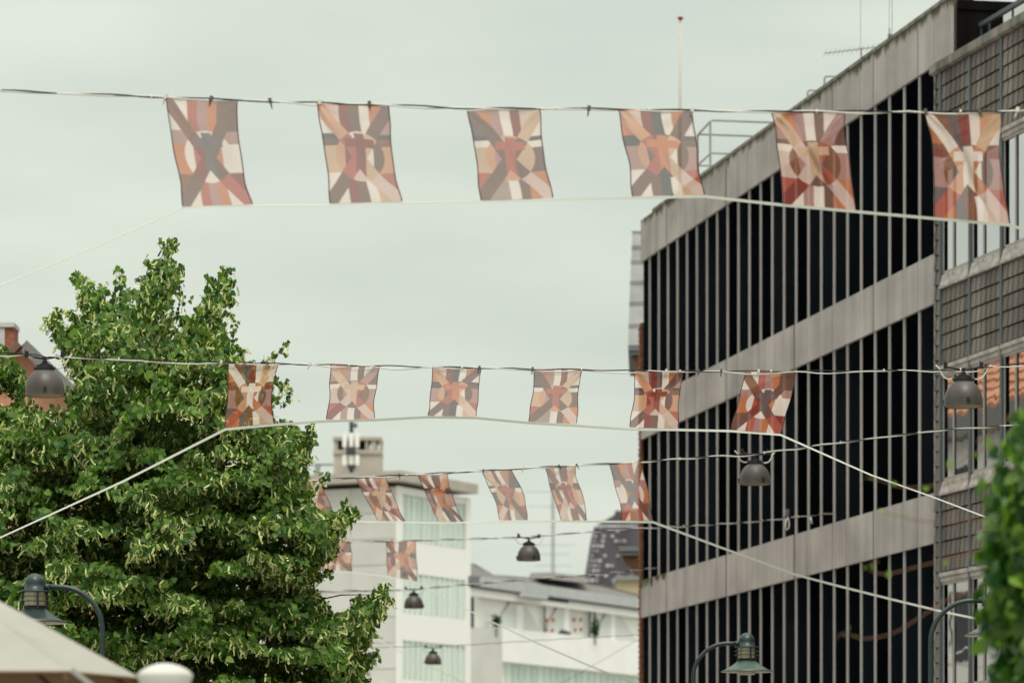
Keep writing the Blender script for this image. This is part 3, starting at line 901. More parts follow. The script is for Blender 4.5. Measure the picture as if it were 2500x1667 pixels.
for i, (px, py) in enumerate(((1339, 1514), (1354, 1513), (1405, 1512), (1421, 1512), (1336, 1537), (1352, 1538), (1408, 1537), (1422, 1536))):
    w = MB(); q = F3(px, py, -0.2); w.obox(q - D3 * 0.1 - Z * 0.08, D3 * 0.14 * (1 if i < 4 else .8), L3 * 0.1, Z * 0.17)
    tag(onb(thing('hanging_box', 'small orange box on the far terrace, %s of the %s row' % (('first', 'second', 'third', 'fourth')[i % 4], 'upper' if i < 4 else 'lower'), 'box', F3(px, py + 4, -0.6), 'orange boxes on the far terrace'), w, 'box_body', M_orange), None)
tf = thing('covered_furniture', 'grey covered garden furniture behind the far terrace parapet', 'furniture', F3(1380, 1555, -0.5))
w = MB(); q = F3(1365, 1556, -0.2)
w.prism([q, q + D3 * 1.5, q + D3 * 1.3 + Z * 0.36, q + D3 * 0.45 + Z * 0.42, q + D3 * 0.1 + Z * 0.2], L3 * 0.6)
onb(tf, w, 'cover', M_darkthing)
# zinc seam eaves
ns = 46
for k in range(ns):
    xa = 1179 + (1600 - 1179) * k / ns; xb_ = 1179 + (1600 - 1179) * (k + 1) / ns
    mb = MB()
    mb.prism([F3(xa, seam_t(xa), -0.35), F3(xb_ - 1.2, seam_t(xb_ - 1.2), -0.35), F3(xb_ - 1.2, seam_b(xb_), 0.12), F3(xa, seam_b(xa), 0.12)], L3 * 0.12)
    onb(tb_, mb, 'zinc_sheet', M_seam)
facequad('gutter', [F3(1146, seam_b(1146) + 0.5, .14), F3(pxb, seam_b(pxb) + 0.5, .14), F3(pxb, seam_b(pxb) + 5, .14), F3(1146, seam_b(1146) + 5, .14)], M_darkthing, 0.1)
facequad('side_cheek', [F3(1146, 1405, .2), F3(1172, 1407, .2), F3(1172, 1430, .2), F3(1146, 1427, .2)], M_gutter, 0.4)
facequad('roof', [F3(1146, 1374, -3), F3(1160, 1376, -3), F3(1205, 1402, -3), F3(1340, 1413, -3), F3(1460, 1425, -3), F3(1600, 1460, -3), F3(1600, seam_t(1600) + 3, -0.4), F3(1179, seam_t(1179) + 3, -0.4), F3(1146, 1404, -0.4)], M_flatroof, 0.3)
facequad('dormer', [F3(1339, 1396, -2.6), F3(1430, 1405, -2.6), F3(1432, 1423, -1.2), F3(1330, 1411, -1.2)], M_flatroof, 1.0)
yb_ = thing('yellow_house', 'ochre house top below the dark tower', 'house', P(1530, 2040, 290))
YS = 290.0
w = MB().box(XX(1507), YS, 0, XX(1600), YS + 8, ZZ(1416)); onb(yb_, w, 'wall', M_yellow)
w = MB().box(XX(1503), YS - 0.3, ZZ(1415.5), XX(1600), YS + 8, ZZ(1406)); onb(yb_, w, 'roof', M_seam)
# terrace plants
def small_plant(px, py, Y, w_, h_, label):
    root = thing('potted_shrub', label, 'plant', P(px, py, Y))
    mb = MB(); s_ = MB()
    base = P(px, py, Y)
    for k in range(90):
        q = base + Vector((rnd.gauss(0, w_ * 0.3), rnd.gauss(0, w_ * 0.3), abs(rnd.gauss(h_ * 0.5, h_ * 0.25))))
        e = 0.09
        a_ = Vector((rnd.uniform(-1, 1), rnd.uniform(-1, 1), rnd.uniform(-1, 1))).normalized() * e
        b_ = a_.orthogonal().normalized() * e
        mb.quad(q - a_, q - b_, q + a_, q + b_)
    s_.tube([base - Z * 0.5, base + Z * h_ * 0.5], 0.03, 5)
    onb(root, s_, 'stem', M_twig)
    onb(root, mb, 'foliage', M_vleaf)
small_plant(1212, 1530, Yof3(1212) - 0.2, 0.4, 0.6, 'small shrub at the left end of the far terrace')
small_plant(1453, 1550, Yof3(1453) - 0.2, 0.3, 0.85, 'dark upright shrub near the orange boxes on the far terrace')

# ------------------------------------------------------------------ tower and lattice mast far behind
tw_ = thing('dark_tower', 'dark purple tower with slanted edge and rows of small windows', 'tower', P(1500, 2040, 420))
YS = 420.0
w = MB(); w.prism([(XX(1427), YS, 0), (XX(1427), YS, ZZ(1430)), (XX(1451), YS, ZZ(1284)), (XX(1490), YS, ZZ(1262)), (XX(1512), YS, ZZ(1248)), (XX(1600), YS, ZZ(1240)), (XX(1600), YS, 0)], (0, 20, 0))
onb(tw_, w, 'wall', M_tower)
w = MB().box(XX(1505), YS + 4, ZZ(1262), XX(1516), YS + 8, ZZ(1238)); onb(tw_, w, 'roof_block', M_tower)
pw = MB().box(-0.17, -0.12, -0.14, 0.17, 0.0, 0.14).mesh('window', M_towerpane)
tr = random.Random(3)
for r in range(13):
    py = 1284 + r * 12
    x0 = 1452 - (py - 1284) * 24 / 146.0 + 5
    for c in range(11):
        px = x0 + c * 10.5
        pr = 0.75 if c in (0, 1, 2) else (0.9 if r == 0 else 0.28)
        if px < 1562 and tr.random() < pr:
            child(tw_, pw, 'window', Vector((XX(px), YS, ZZ(py))))
lm = thing('lattice_mast', 'pale lattice mast standing far off between the roofs', 'mast', P(1350, 1420, 330))
YS = 330.0
w = MB()
for dx in (-0.16, 0.16):
    w.tube([Vector((XX(1350) + dx, YS, 8)), Vector((XX(1350) + dx * 0.5, YS, ZZ(1185)))], 0.04, 4)
for k in range(26):
    za = ZZ(1430 - k * 9.4)
    w.tube([Vector((XX(1350) - 0.15, YS, za)), Vector((XX(1350) + 0.15, YS, za + 0.33))], 0.028, 4)
onb(lm, w, 'lattice', M_seam)
w = MB()
for (py, hw) in ((1200, 62), (1236, 60), (1330, 55), (1352, 40), (1380, 45)):
    w.tube([Vector((XX(1350 - hw), YS, ZZ(py))), Vector((XX(1350 + hw), YS, ZZ(py)))], 0.022, 4)
onb(lm, w, 'cross_arm', M_seam)

# ------------------------------------------------------------------ pendant lamps on the cables
def profile_dome(R, H):
    out = []
    for k in range(13):
        t_ = k / 12
        an_ = math.radians(12 + 78 * t_)
        r_ = R * math.sin(an_) ** 0.92; z_ = H * (math.cos(an_) / math.cos(math.radians(12)))
        out.append((r_, z_ + 0.045))
    out += [(R, 0.02), (R * 1.01, 0.0)]
    return out
def make_pendant(label, loc, cords):
    r = thing('pendant_street_lamp', label, 'street lamp', loc, 'dome lamps hanging on the cables')
    R = 0.2125
    MB().lathe(profile_dome(R, 0.245), 32).build('dome', M_dome, r, True)
    MB().lathe([(R * 0.97, 0.004), (R * 0.96, 0.05), (R * 0.8, 0.17), (R * 0.3, 0.25), (0.0, 0.255)], 24).build('dome_lining', M_domein, r, True)
    MB().lathe([(0.0, 0.375), (0.03, 0.375), (0.03, 0.345), (0.055, 0.345), (0.055, 0.335), (0.09, 0.33), (0.094, 0.30), (0.094, 0.282), (0.10, 0.28), (0.10, 0.27), (0.0, 0.27)], 20).build('collar', M_black, r)
    MB().tube([(0, 0, 0.36), (0, 0, 0.42)], 0.018, 8).build('stem', M_black, r)
    b_ = MB()
    for s_ in (-1, 1):
        b_.tube([(0, 0, 0.405), (s_ * 0.04, 0, 0.405), (s_ * 0.19, 0, 0.432)], 0.011, 6)
    b_.build('bracket', M_black, r)
    for s_ in (-1, 1):
        c_ = MB(); c_.box(s_ * 0.195 - 0.02, -0.02, 0.415, s_ * 0.195 + 0.02, 0.02, 0.482)
        c_.tube([(s_ * 0.195 - 0.012, 0, 0.48), (s_ * 0.195 - 0.02, 0, 0.505)], 0.004, 4)
        c_.build('clamp', M_black, r)
        g_ = MB(); g_.tube([(s_ * 0.09, 0, 0.30), (s_ * 0.118, 0, 0.30)], 0.016, 8); g_.build('cable_gland', M_black, r)
        if s_ in cords:
            k_ = MB(); k_.tube([(s_ * 0.115, 0, 0.30), (s_ * 0.16, 0, 0.297), (s_ * 0.21, 0, 0.318), (s_ * 0.245, 0, 0.37), (s_ * 0.265, 0, 0.42), (s_ * 0.30, 0, 0.452)], 0.008, 6)
            k_.build('feed_cord', M_whitecord, r, True)
    for an_ in (-82, 35, 155):
        l_ = MB(); ca, sa = math.cos(math.radians(an_)), math.sin(math.radians(an_))
        t_ = Vector((-sa, ca, 0)); o_ = Vector((ca, sa, 0))
        for s_ in (-1, 1):
            l_.obox(o_ * (R * 0.99) + t_ * (s_ * 0.014 - 0.003) + Z * 0.015, t_ * 0.006, o_ * 0.016, Z * 0.06)
        l_.obox(o_ * (R * 0.985) - t_ * 0.017 + Z * 0.055, t_ * 0.034, o_ * 0.024, Z * 0.028)
        l_.build('latch', M_green, r)
    return r
def lamp_loc(px, pybot, Y):
    return P(px, pybot, Y)
lampA = make_pendant('large dome lamp in front of the tree on the second cable', lamp_loc(109, 966, 41.6), (1,))
YL = {2: 41.65, 3: 52.4, 4: 69.9, 5: 84.8, 6: 97.0}
lampB = make_pendant('brown dome lamp in front of the tile hung building', lamp_loc(2352, 993, 41.6), (-1, 1))
copy_thing(lampB, lamp_loc(1843, 1182.5, YL[3]), 'dome lamp on the third cable before the black office facade', 0.35)
copy_thing(lampB, lamp_loc(1291, 1368, YL[4]), 'dome lamp against the sky below the row of slanting banners', 0.3)
copy_thing(lampB, lamp_loc(1010, 1484, YL[5]), 'small dome lamp before the pale green glazed block', -0.4)
copy_thing(lampB, lamp_loc(1057, 1621, YL[6]), 'smallest dome lamp, lowest, before the pale block', 0.2)

# ------------------------------------------------------------------ arc street lamps with conical shades
def make_post_lamp(label, px, pybot, Y, sc, side):
    """side: +1 pole on the right of the head, -1 on the left; origin on the ground under the pole"""
    Rr = 81 / F * Y * sc      # shade radius
    u = Rr / 81.0             # metres per pixel of the left lamp
    head = P(px, pybot, Y)    # bottom rim of the shade
    polex = head.x + side * u * 165
    r = thing('arc_street_lamp', label, 'street lamp', (polex, Y, 0), 'green street lamps with conical shades')
    hx = head.x - polex; hz = head.z
    c = (hx, 0, hz)
    MB().lathe([(Rr, 0.0), (Rr * 1.005, 0.004), (u * 64, u * 9), (u * 46, u * 20), (u * 30, u * 32), (u * 28, u * 34)], 36, c).build('shade', M_shade if side < 0 else M_green, r, True)
    MB().lathe([(Rr * 0.985, -0.002), (u * 62, u * 6), (u * 30, u * 28)], 36, c).build('shade_lining', M_lens, r, True)
    MB().lathe([(0, -u * 9), (u * 24, -u * 8.5), (u * 28, -u * 4), (u * 28, u * 2)], 24, c).build('lens', M_lens, r, True)
    MB().lathe([(u * 28, u * 32), (u * 27, u * 34), (u * 27, u * 42)], 24, c).build('neck', M_black, r)
    MB().lathe([(u * 25, u * 42), (u * 25.5, u * 58), (u * 25, u * 76)], 24, c).build('glass', M_lampglass, r, True)
    for (z_, rr_) in ((52, 37), (64, 37)):
        MB().lathe([(u * rr_, u * (z_ - 1.1)), (u * (rr_ + 1), u * z_), (u * rr_, u * (z_ + 1.1)), (u * (rr_ - 7), u * (z_ + 0.6)), (u * (rr_ - 7), u * (z_ - 0.6)), (u * rr_, u * (z_ - 1.1))], 28, c).build('ring', M_black, r)
    for an_ in (20, 110, 200, 290):
        ca, sa = math.cos(math.radians(an_)), math.sin(math.radians(an_))
        q = Vector(c) + Vector((ca, sa, 0)) * u * 31
        MB().tube([q + Z * u * 34, q + Z * u * 78], u * 2.4, 6).build('strut', M_green, r)
    dome = [(u * 36, u * 75), (u * 37, u * 77), (u * 36, u * 79), (u * 25, u * 80), (u * 25, u * 96)]
    for k in range(1, 10):
        an_ = math.radians(10 * k)
        dome.append((u * 25 * math.cos(an_), u * 96 + u * 25 * math.sin(an_)))
    MB().lathe(dome, 28, c).build('dome_cap', M_green, r, True)
    arm = [(hx + side * u * 20, 0, hz + u * 88), (hx + side * u * 60, 0, hz + u * 88)]
    R_ = u * 105
    cx = hx + side * u * 60; cz = hz + u * 88 - R_
    for k in range(1, 13):
        an_ = math.radians(90 - 7.5 * k)
        arm.append((cx + side * R_ * math.cos(an_), 0, cz + R_ * math.sin(an_)))
    arm.append((0, 0, cz * 0.5)); arm.append((0, 0, 0.0))
    MB().tube(arm, [u * 6.2] * (len(arm) - 2) + [u * 6.8, u * 7.5], 14).build('arm_and_pole', M_green, r, True)
    MB().tube([(hx + side * u * 22, 0, hz + u * 88), (hx + side * u * 37, 0, hz + u * 88)], u * 8, 14).build('arm_sleeve', M_green, r, True)
    MB().lathe([(u * 16, 0), (u * 16, u * 40), (u * 11, u * 60), (u * 7, u * 66)], 16).build('pole_base', M_green, r)
    return r
make_post_lamp('dark green arc lamp left of the frame beside the cream parasol', 85, 1520, 37.0, 1.0, 1)
make_post_lamp('green arc lamp with mossy shade before the black office facade', 1823, 1639.5, 47.0, 0.79, -1)
make_post_lamp('green arc lamp half hidden by the climbing plant', 2432, 1551, 38.0, 0.97, -1)

# ------------------------------------------------------------------ the printed banners
PAL = {
 'w': srgb(234, 216, 206), 'b': srgb(208, 168, 138), 'p': srgb(208, 150, 114), 'o': srgb(200, 118, 74), 'r': srgb(134, 80, 52),
 't': srgb(180, 86, 68), 'd': srgb(136, 50, 42), 'n': srgb(116, 76, 66), 'u': srgb(108, 86, 88), 'k': srgb(178, 130, 124), 'c': srgb(76, 62, 63), 'q': srgb(216, 182, 172), 'g': srgb(166, 140, 128)}
# arms TL TR BL BR | top stripes | bottom stripes | left bands | right bands | cross | inner left, inner right | left lens, inner | right lens, inner | arc | notch
DES = {
 1: ('rncnt'[0] + 'n' + 'n' + 't', 'wtkon', 'wtkow', 'wkkor', 'nkkwd', 'u', 'dn', 'wt', 'wo', 'w', 'w'),
 2: ('pnnq', 'qdnwo', 'wdnwb', 'wcnbw', 'kcrpt', 'd', 'tb', 'pd', 'nw', 'w', 'q'),
 3: ('nbnq', 'okwdq', 'ggwno', 'ucwbt', 'wcwno', 't', 'nn', 'pk', 'bb', 'b', 'p'),
 4: ('pnnq', 'qdcwo', 'wncwb', 'occkw', 'wcnkt', 'o', 'tb', 'pu', 'nw', 'n', 'c'),
 5: ('bkdq', 'okwnw', 'wkwno', 'knwqt', 'nnwko', 'b', 'qt', 'rk', 'rn', 'n', 'n'),
 6: ('wbtq', 'rudwp', 'ourwb', 'ordku', 'wrdkt', 'w', 'po', 'ru', 'nw', 'n', 'n'),
}
def print_colors(x, y, d):
    """x 0..1, y 0..1.45 (arrays) -> rgb array of the abstract print"""
    arms, top, bot, lb, rb, cr_, inn, ll, rl_, arc, notch = DES[d]
    shp = x.shape
    out = np.zeros(shp + (3,))
    def setm(mask, key): out[mask] = PAL[key]
    cx, cy = 0.50, 0.80
    up = y < cy
    sl = np.where(up, 1.57, 1.30)
    hw = np.where(up, 0.105, 0.120)
    dA = (x - cx) - (y - cy) / sl      # TL-BR
    dB = (x - cx) + (y - cy) / sl      # TR-BL
    inA = np.abs(dA) < hw; inB = np.abs(dB) < hw
    arm = inA | inB
    ccx, ccy, R = 0.515, 0.775, 0.36
    circ = (x - ccx) ** 2 + (y - ccy) ** 2 < R * R
    st = np.digitize(x, [0.29, 0.43, 0.575, 0.71])
    bd = np.digitize(y, [0.43, 0.505, 0.615, 1.02])
    left = (dA < 0) & (dB < 0); right = (dA > 0) & (dB > 0)
    topq = (dA > 0) & (dB < 0); botq = (dA < 0) & (dB > 0)
    for i in range(5):
        setm(topq & (st == i), top[i]); setm(botq & (st == i), bot[i])
        setm(left & (bd == i), lb[i]); setm(right & (bd == i), rb[i])
    # inside the circle, off the arms
    setm(circ & left, ll[0]); setm(circ & left & (x > 0.29), ll[1])
    setm(circ & right, rl_[0]); setm(circ & right & (x < 0.71), rl_[1])
    setm(circ & topq, arc); setm(circ & botq, notch)
    # arms
    setm(arm & up & inA & ~circ, arms[0]); setm(arm & up & inB & ~circ & ~(inA & (x < cx)), arms[1])
    setm(arm & ~up & inB & ~circ, arms[2]); setm(arm & ~up & inA & ~circ & ~(inB & (x < cx)), arms[3])
    setm(arm & circ & (x < 0.52), inn[0]); setm(arm & circ & (x >= 0.52), inn[1])
    cross = ((np.abs(x - 0.52) < 0.217) & (y > 0.515) & (y < 0.645)) | ((np.abs(x - 0.52) < 0.073) & (y > 0.44) & (y < 1.14) & ((y < 0.72) | arm) & circ)
    setm(cross, cr_)
    return out

BN = []
DES_WORDS = {1: 'charcoal cross where two dark arms meet', 2: 'dark red cross', 3: 'dull rose cross on grey brown', 4: 'orange cross', 5: 'beige cross', 6: 'white cross on orange'}
def banner(label, group, Y, TL, TR, BR, BL, des, mirror=False, dyb=0.0, bl=0.0, br=0.0, fold=0.0, nu=72, seed=0, wr=0.012, soft=False):
    """cloth hung from the cable between two top corners, bottom edge on the ribbon; dyb: bottom edge nearer (-) or farther (+)"""
    nv = int(nu * 1.4)
    u = np.linspace(0, 1, nu + 1); v = np.linspace(0, 1, nv + 1)
    U, V = np.meshgrid(u, v)
    TLv, TRv, BRv, BLv = [np.array(q, float) for q in (TL, TR, BR, BL)]
    px = (1 - V) * ((1 - U) * TLv[0] + U * TRv[0]) + V * ((1 - U) * BLv[0] + U * BRv[0])
    py = (1 - V) * ((1 - U) * TLv[1] + U * TRv[1]) + V * ((1 - U) * BLv[1] + U * BRv[1])
    s4 = 4 * V * (1 - V)
    px += s4 * ((1 - U) * bl + U * br)
    rs = np.random.RandomState(seed + 5)
    ph = rs.uniform(0, 6.28, 6)
    wv = (2.6 if Y < 30 else 1.5) * np.minimum(1, 5 * V) * np.minimum(1, 5 * (1 - V))
    px += wv * (np.sin(V * 6.5 + ph[2] + U * 2.5) + 0.5 * np.sin(V * 12 + ph[3] - U * 4))
    py += 0.8 * wv * np.sin(U * 6 + ph[5] + V * 3) 
    if fold:
        px += fold * U ** 3 * np.sin(V * 5.2 + ph[0] * 0.15 - 1.2) * V
    py += (2.0 if Y < 30 else 1.3) * np.sin(U * 9 + ph[1]) * (1 - V) ** 3 * 0.7
    D = wr * (np.sin(U * 5.5 + V * 3.1 + ph[2]) + 0.7 * np.sin(U * 3 - V * 7 + ph[3]) + 0.5 * np.sin(U * 11 + V * 2 + ph[4]) * (1 - V) + 0.6 * np.sin((U + V) * 8 + ph[5]) * V) * np.minimum(1, 4 * np.minimum(V + 0.05, 1.05 - V))
    for cu in (U, 1 - U):
        D += wr * 1.3 * np.sin(9 * np.arctan2(V + 0.02, cu + 0.02) + ph[4]) * np.exp(-2.6 * np.hypot(cu, V)) * np.minimum(1, V * 8)
    if fold:
        D += 0.0035 * abs(fold) * np.exp(-((U - 0.62 - 0.18 * V) / 0.10) ** 2) * V
    else:
        D += wr * 3.2 * np.exp(-((U - 0.25 - 0.5 * V) / 0.05) ** 2) * np.exp(-((V - 0.55) / 0.35) ** 2) * (1 if seed % 3 == 0 else 0.2)
    Yd = Y + dyb * V + D
    X_ = (px - 1250) / F * Yd; Z_ = EYE + (HZ - py) / F * Yd
    # print, averaged over a few samples per vertex
    acc = np.zeros(U.shape + (3,)); n = 0
    for ox in (-0.33, 0, 0.33):
        for oy in (-0.33, 0, 0.33):
            uu = np.clip(U + ox / nu, 0, 1); vv = np.clip(V + oy / nv, 0, 1)
            if mirror: uu = 1 - uu
            acc += print_colors(uu, vv * 1.45, des); n += 1
    acc /= n
    co = np.stack([X_, Yd, Z_], -1).reshape(-1, 3)
    idx = np.arange((nu + 1) * (nv + 1)).reshape(nv + 1, nu + 1)
    faces = np.stack([idx[:-1, :-1], idx[1:, :-1], idx[1:, 1:], idx[:-1, 1:]], -1).reshape(-1, 4)
    root_loc = Vector(co[idx[0, nu // 2]])
    r = thing('banner', label, 'banner', root_loc, group)
    co -= np.array(root_loc)
    me = bpy.data.meshes.new('cloth')
    me.from_pydata(co.tolist(), [], faces.tolist())
    at = me.color_attributes.new('print', 'FLOAT_COLOR', 'POINT')
    at.data.foreach_set('color', np.concatenate([acc.reshape(-1, 3), np.ones((acc.shape[0] * acc.shape[1], 1))], 1).astype(np.float32).ravel())
    me.polygons.foreach_set('use_smooth', [True] * len(me.polygons))
    me.materials.append(M_cloth); me.update()
    put('cloth', me, r)
    cg = co.reshape(nv + 1, nu + 1, 3)
    hw = 0.0042 if Y < 60 else 0.005
    for s_ in (0, -1):
        pts = [Vector(cg[j, s_]) for j in range(0, nv + 1, 4)]
        MB().tube(pts, hw, 5).build('hem', M_hem, r, True)
    return r

r1 = 'banners on the uppermost line'; r2 = 'banners on the second line'; r3 = 'slanting banners on the third line'; r4 = 'banners on the fourth line'
Yr1, Yr2, Yr3, Yr4 = 28.0, 41.65, 51.9, 69.4
rows1 = [
 ('leftmost top banner, faded, with charcoal cross where dark arms meet', (405, 241), (579, 248), (617, 499), (446, 505), 1, 1, -13),
 ('second top banner from the left, pale, with dark red cross', (775, 251), (949, 259), (982, 492), (806, 497), 2, 2, -8),
 ('third top banner from the left with dull rose cross against sky', (1141, 270), (1318, 267), (1350, 484), (1175, 490), 3, 2, -6),
 ('top banner with orange cross beside the roof railing', (1511, 267), (1689, 270), (1720, 476), (1544, 480), 4, 2, -3),
 ('top banner with beige cross in front of the concrete parapet', (1883, 274), (2062, 276), (2090, 514), (1911, 498), 5, 6, -5),
 ('rightmost top banner with white cross on orange', (2258, 276), (2444, 277), (2465, 547), (2281, 530), 6, 9, -9)]
for i, (lb, a, b, c, d, de, bl, br) in enumerate(rows1):
    banner(lb, r1, Yr1, a, b, c, d, de, False, -0.28, bl, br, 0, 104, i * 3 + (2 if i < 4 else 0), 0.016)
rows2 = [
 ('second line banner with white cross in front of the tree', (558, 888), (679, 890), (668, 1033), (550, 1044), 6, 1, -9),
 ('second line banner with beige cross above the chimney stack', (808, 891), (928, 893), (915, 1023), (796, 1024), 5, 3, -6),
 ('second line banner with orange cross against open sky', (1056, 895), (1175, 899), (1163, 1017), (1044, 1015), 4, 3, -2),
 ('second line banner with dull rose cross against open sky', (1303, 903), (1421, 901), (1408, 1035), (1290, 1029), 3, 4, -3),
 ('second line banner with dark red cross at the office corner', (1549, 906), (1668, 907), (1655, 1046), (1537, 1043), 2, 4, -3),
 ('rightmost second line banner with charcoal cross before the facade', (1821, 907), (1942, 909), (1905, 1059), (1784, 1048), 1, 0, 4)]
for i, (lb, a, b, c, d, de, bl, br) in enumerate(rows2):
    banner(lb, r2, Yr2, a, b, c, d, de, False, -0.42, bl, br, 0, 88, i * 3 + 1, 0.015)
rows3 = [
 ('slanting banner half hidden behind the tree crown', (709, 1177), (783, 1171), (826, 1264), (755, 1268), 6, -4, -8, 4),
 ('slanting banner with beige cross before the pale block wall', (869, 1163), (941, 1163), (995, 1272), (923, 1270), 5, -3, -6, 6),
 ('slanting banner with orange cross creased down its right side', (1020, 1158), (1093, 1155), (1141, 1273), (1071, 1272), 4, -2, -14, 10),
 ('slanting banner with dull rose cross against the sky', (1177, 1150), (1248, 1147), (1290, 1269), (1220, 1270), 3, 5, 8, 3),
 ('slanting banner with dark red cross creased down its right side', (1330, 1139), (1405, 1138), (1439, 1270), (1370, 1270), 2, 0, -6, 8),
 ('slanting banner with charcoal cross at the office corner', (1487, 1131), (1565, 1128), (1594, 1270), (1518, 1270), 1, 4, 1, 0)]
for i, (lb, a, b, c, d, de, bl, br, fo) in enumerate(rows3):
    banner(lb, r3, Yr3, a, b, c, d, de, True, -0.30, bl, br, fo, 64, i * 3 + 2, 0.010)
banner('far banner half hidden by leaves on the fourth line', r4, Yr4, (785, 1325), (856, 1322), (861, 1394), (790, 1390), 3, True, -0.3, 2, -2, 3, 40, 4, 0.012)
banner('far banner with orange cross before the pale block', r4, Yr4, (942, 1322), (1015, 1321), (1019, 1419), (945, 1404), 4, True, -0.3, 2, -1, 0, 48, 7, 0.012)
banner('small banner glimpsed through the leaves on the fifth line', 'banners on the lowest lines', 82.0, (726, 1449), (783, 1447), (797, 1494), (738, 1499), 5, True, -0.3, 0, 0, 0, 32, 8, 0.012)
banner('small banner at the lower right edge of the tree', 'banners on the lowest lines', 94.0, (842, 1586), (894, 1584), (903, 1650), (850, 1654), 2, True, -0.3, 0, 0, 0, 32, 9, 0.012)

# ------------------------------------------------------------------ cables
def smooth_path(pts, n=6):
    """Catmull-Rom through the points"""
    out = []
    P_ = [pts[0]] + list(pts) + [pts[-1]]
    for i in range(1, len(P_) - 2):
        a, b, c, d = P_[i - 1], P_[i], P_[i + 1], P_[i + 2]
        for k in range(n):
            t_ = k / n
            out.append(0.5 * ((2 * b) + (c - a) * t_ + (2 * a - 5 * b + 4 * c - d) * t_ ** 2 + (3 * b - a - 3 * c + d) * t_ ** 3))
    out.append(Vector(pts[-1]))
    return out
def resample(path, step):
    out = [path[0]]; acc = 0
    for a, b in zip(path[:-1], path[1:]):
        L_ = (b - a).length
        k = max(1, int(round(L_ / step)))
        for i in range(1, k + 1):
            out.append(a.lerp(b, i / k))
    return out
clip_me = None
def make_cable(name, label, pts, rad, clips=0, seed=0, loose=0.012, white=True, clip_px=()):
    rr_ = random.Random(seed)
    path = resample(smooth_path([Vector(q) for q in pts], 5), 0.12)
    r = thing(name, label, 'cable', path[len(path) // 2], 'cables strung across the street')
    n = len(path)
    bl_, wh = [], []
    ph = rr_.uniform(0, 6)
    dip = 0.0
    for i, q in enumerate(path):
        tws = i * 0.12 * 9 + ph
        bl_.append(q + Vector((0, math.cos(tws) * rad * 1.0, math.sin(tws) * rad * 0.9)))
        sag = loose * (math.sin(i * 0.12 * 2.4 + ph) * 0.5 + math.sin(i * 0.12 * 5.1 + ph * 2) * 0.5)
        wh.append(q + Vector((0, -math.cos(tws) * rad * 1.0 - 0.002, -math.sin(tws) * rad * 0.9 - abs(sag))))
    onb(r, MB().tube(bl_, rad * 0.85, 6), 'black_cord', M_blackcord, True)
    if white:
        onb(r, MB().tube(wh, rad * 0.95, 6), 'white_cord', M_whitecord, True)
    cm = MB()
    cm.box(-0.012, -0.02, -0.012, 0.012, 0.02, 0.022)
    cm.box(-0.006, -0.008, -0.042, 0.006, 0.008, -0.012)
    cm.tube([(0, 0, -0.038), (0.005, 0, -0.05), (0, 0, -0.062), (-0.005, 0, -0.05), (0, 0, -0.038)], 0.0025, 4)
    cme = cm.mesh('clip', M_clip)
    cmw = cm.mesh('clip', M_whitecord)
    for k, px in enumerate(clip_px):
        best = min(path, key=lambda q: abs(1250 + F * q.x / q.y - px))
        child(r, cme if k % 3 else cmw, 'clip', best, Matrix.Rotation(rr_.uniform(-.5, .5), 4, 'Y'))
    tm = MB().tube([(-0.007, 0, 0), (0.007, 0, 0)], rad * 2.3, 8).mesh('cable_tie', M_whitecord)
    k = 8
    while k < n - 8:
        child(r, tm, 'cable_tie', path[k])
        k += rr_.randint(6, 12) if clips else 999
    return r
make_cable('banner_cable', 'uppermost cable across the sky, black and white cords twisted', [P(x, y, Yr1) for x, y in ((-700, 190), (0, 221), (404, 238), (660, 248), (955, 257), (1145, 265), (1320, 265), (1515, 267), (1690, 270), (1880, 273), (2070, 272), (2260, 274), (2500, 270), (2900, 262), (6740, 190))], 0.0062, 1, 1, 0.014, True, (405, 522, 661, 772, 886, 1455, 1690, 2242, 2405, 2478))
make_cable('banner_cable', 'second cable with the two large dome lamps', [P(x, y, 41.6) for x, y in ((-500, 840), (0, 861), (75, 866), (152, 871), (400, 880), (680, 888), (925, 893), (1170, 898), (1300, 901), (1420, 902), (1550, 905), (1660, 906), (1940, 906), (2200, 904), (2310, 904), (2395, 898), (2500, 888), (2900, 868), (4260, 790))], 0.0072, 1, 2, 0.034, True, (531, 590, 658, 745, 1160, 1296, 1634, 1719, 1773, 1846))
make_cable('banner_cable', 'third cable rising to the right above the slanting banners', [P(x, y, 51.9 + (x - 1500) * 0.0006) for x, y in ((-600, 1262), (200, 1215), (700, 1178), (870, 1166), (975, 1160), (1180, 1149), (1345, 1139), (1565, 1127), (1740, 1114), (1840, 1108), (1990, 1088), (2200, 1061), (2300, 1049), (2493, 1038), (2700, 1030), (3220, 1000))], 0.0085, 1, 3, 0.014, True, (905, 976, 1170, 1290, 1362, 1402))
Yf4 = 191250.0 / (2034 + 523) - 0.1
make_cable('lamp_cable', 'fourth cable, anchored on the office facade by a black hook', [P(-600, 1352, 68.5), P(300, 1332, 69.2), P(785, 1325, 69.4), P(856, 1322, 69.4), P(942, 1321, 69.4), P(1017, 1319, 69.5), P(1143, 1315, 69.7), P(1268, 1311, 69.9), P(1314, 1308, 70), P(1445, 1297, 70.8), P(1565, 1289, 71.5), P(1772, 1278, 72.9), P(1884, 1268, 73.7), P(2034, 1252, Yf4)], 0.0085, 1, 4, 0.014, True, (905, 950))
hk = thing('cable_plug', 'dark plug with looped white cord on the fourth cable end', 'cable plug', P(1922, 1262, 73.9))
w = MB(); q = P(1922, 1250, 73.9); w.box(q.x - 0.035, q.y - 0.03, q.z - 0.06, q.x + 0.035, q.y + 0.03, q.z + 0.06); onb(hk, w, 'plug', M_bluegrey)
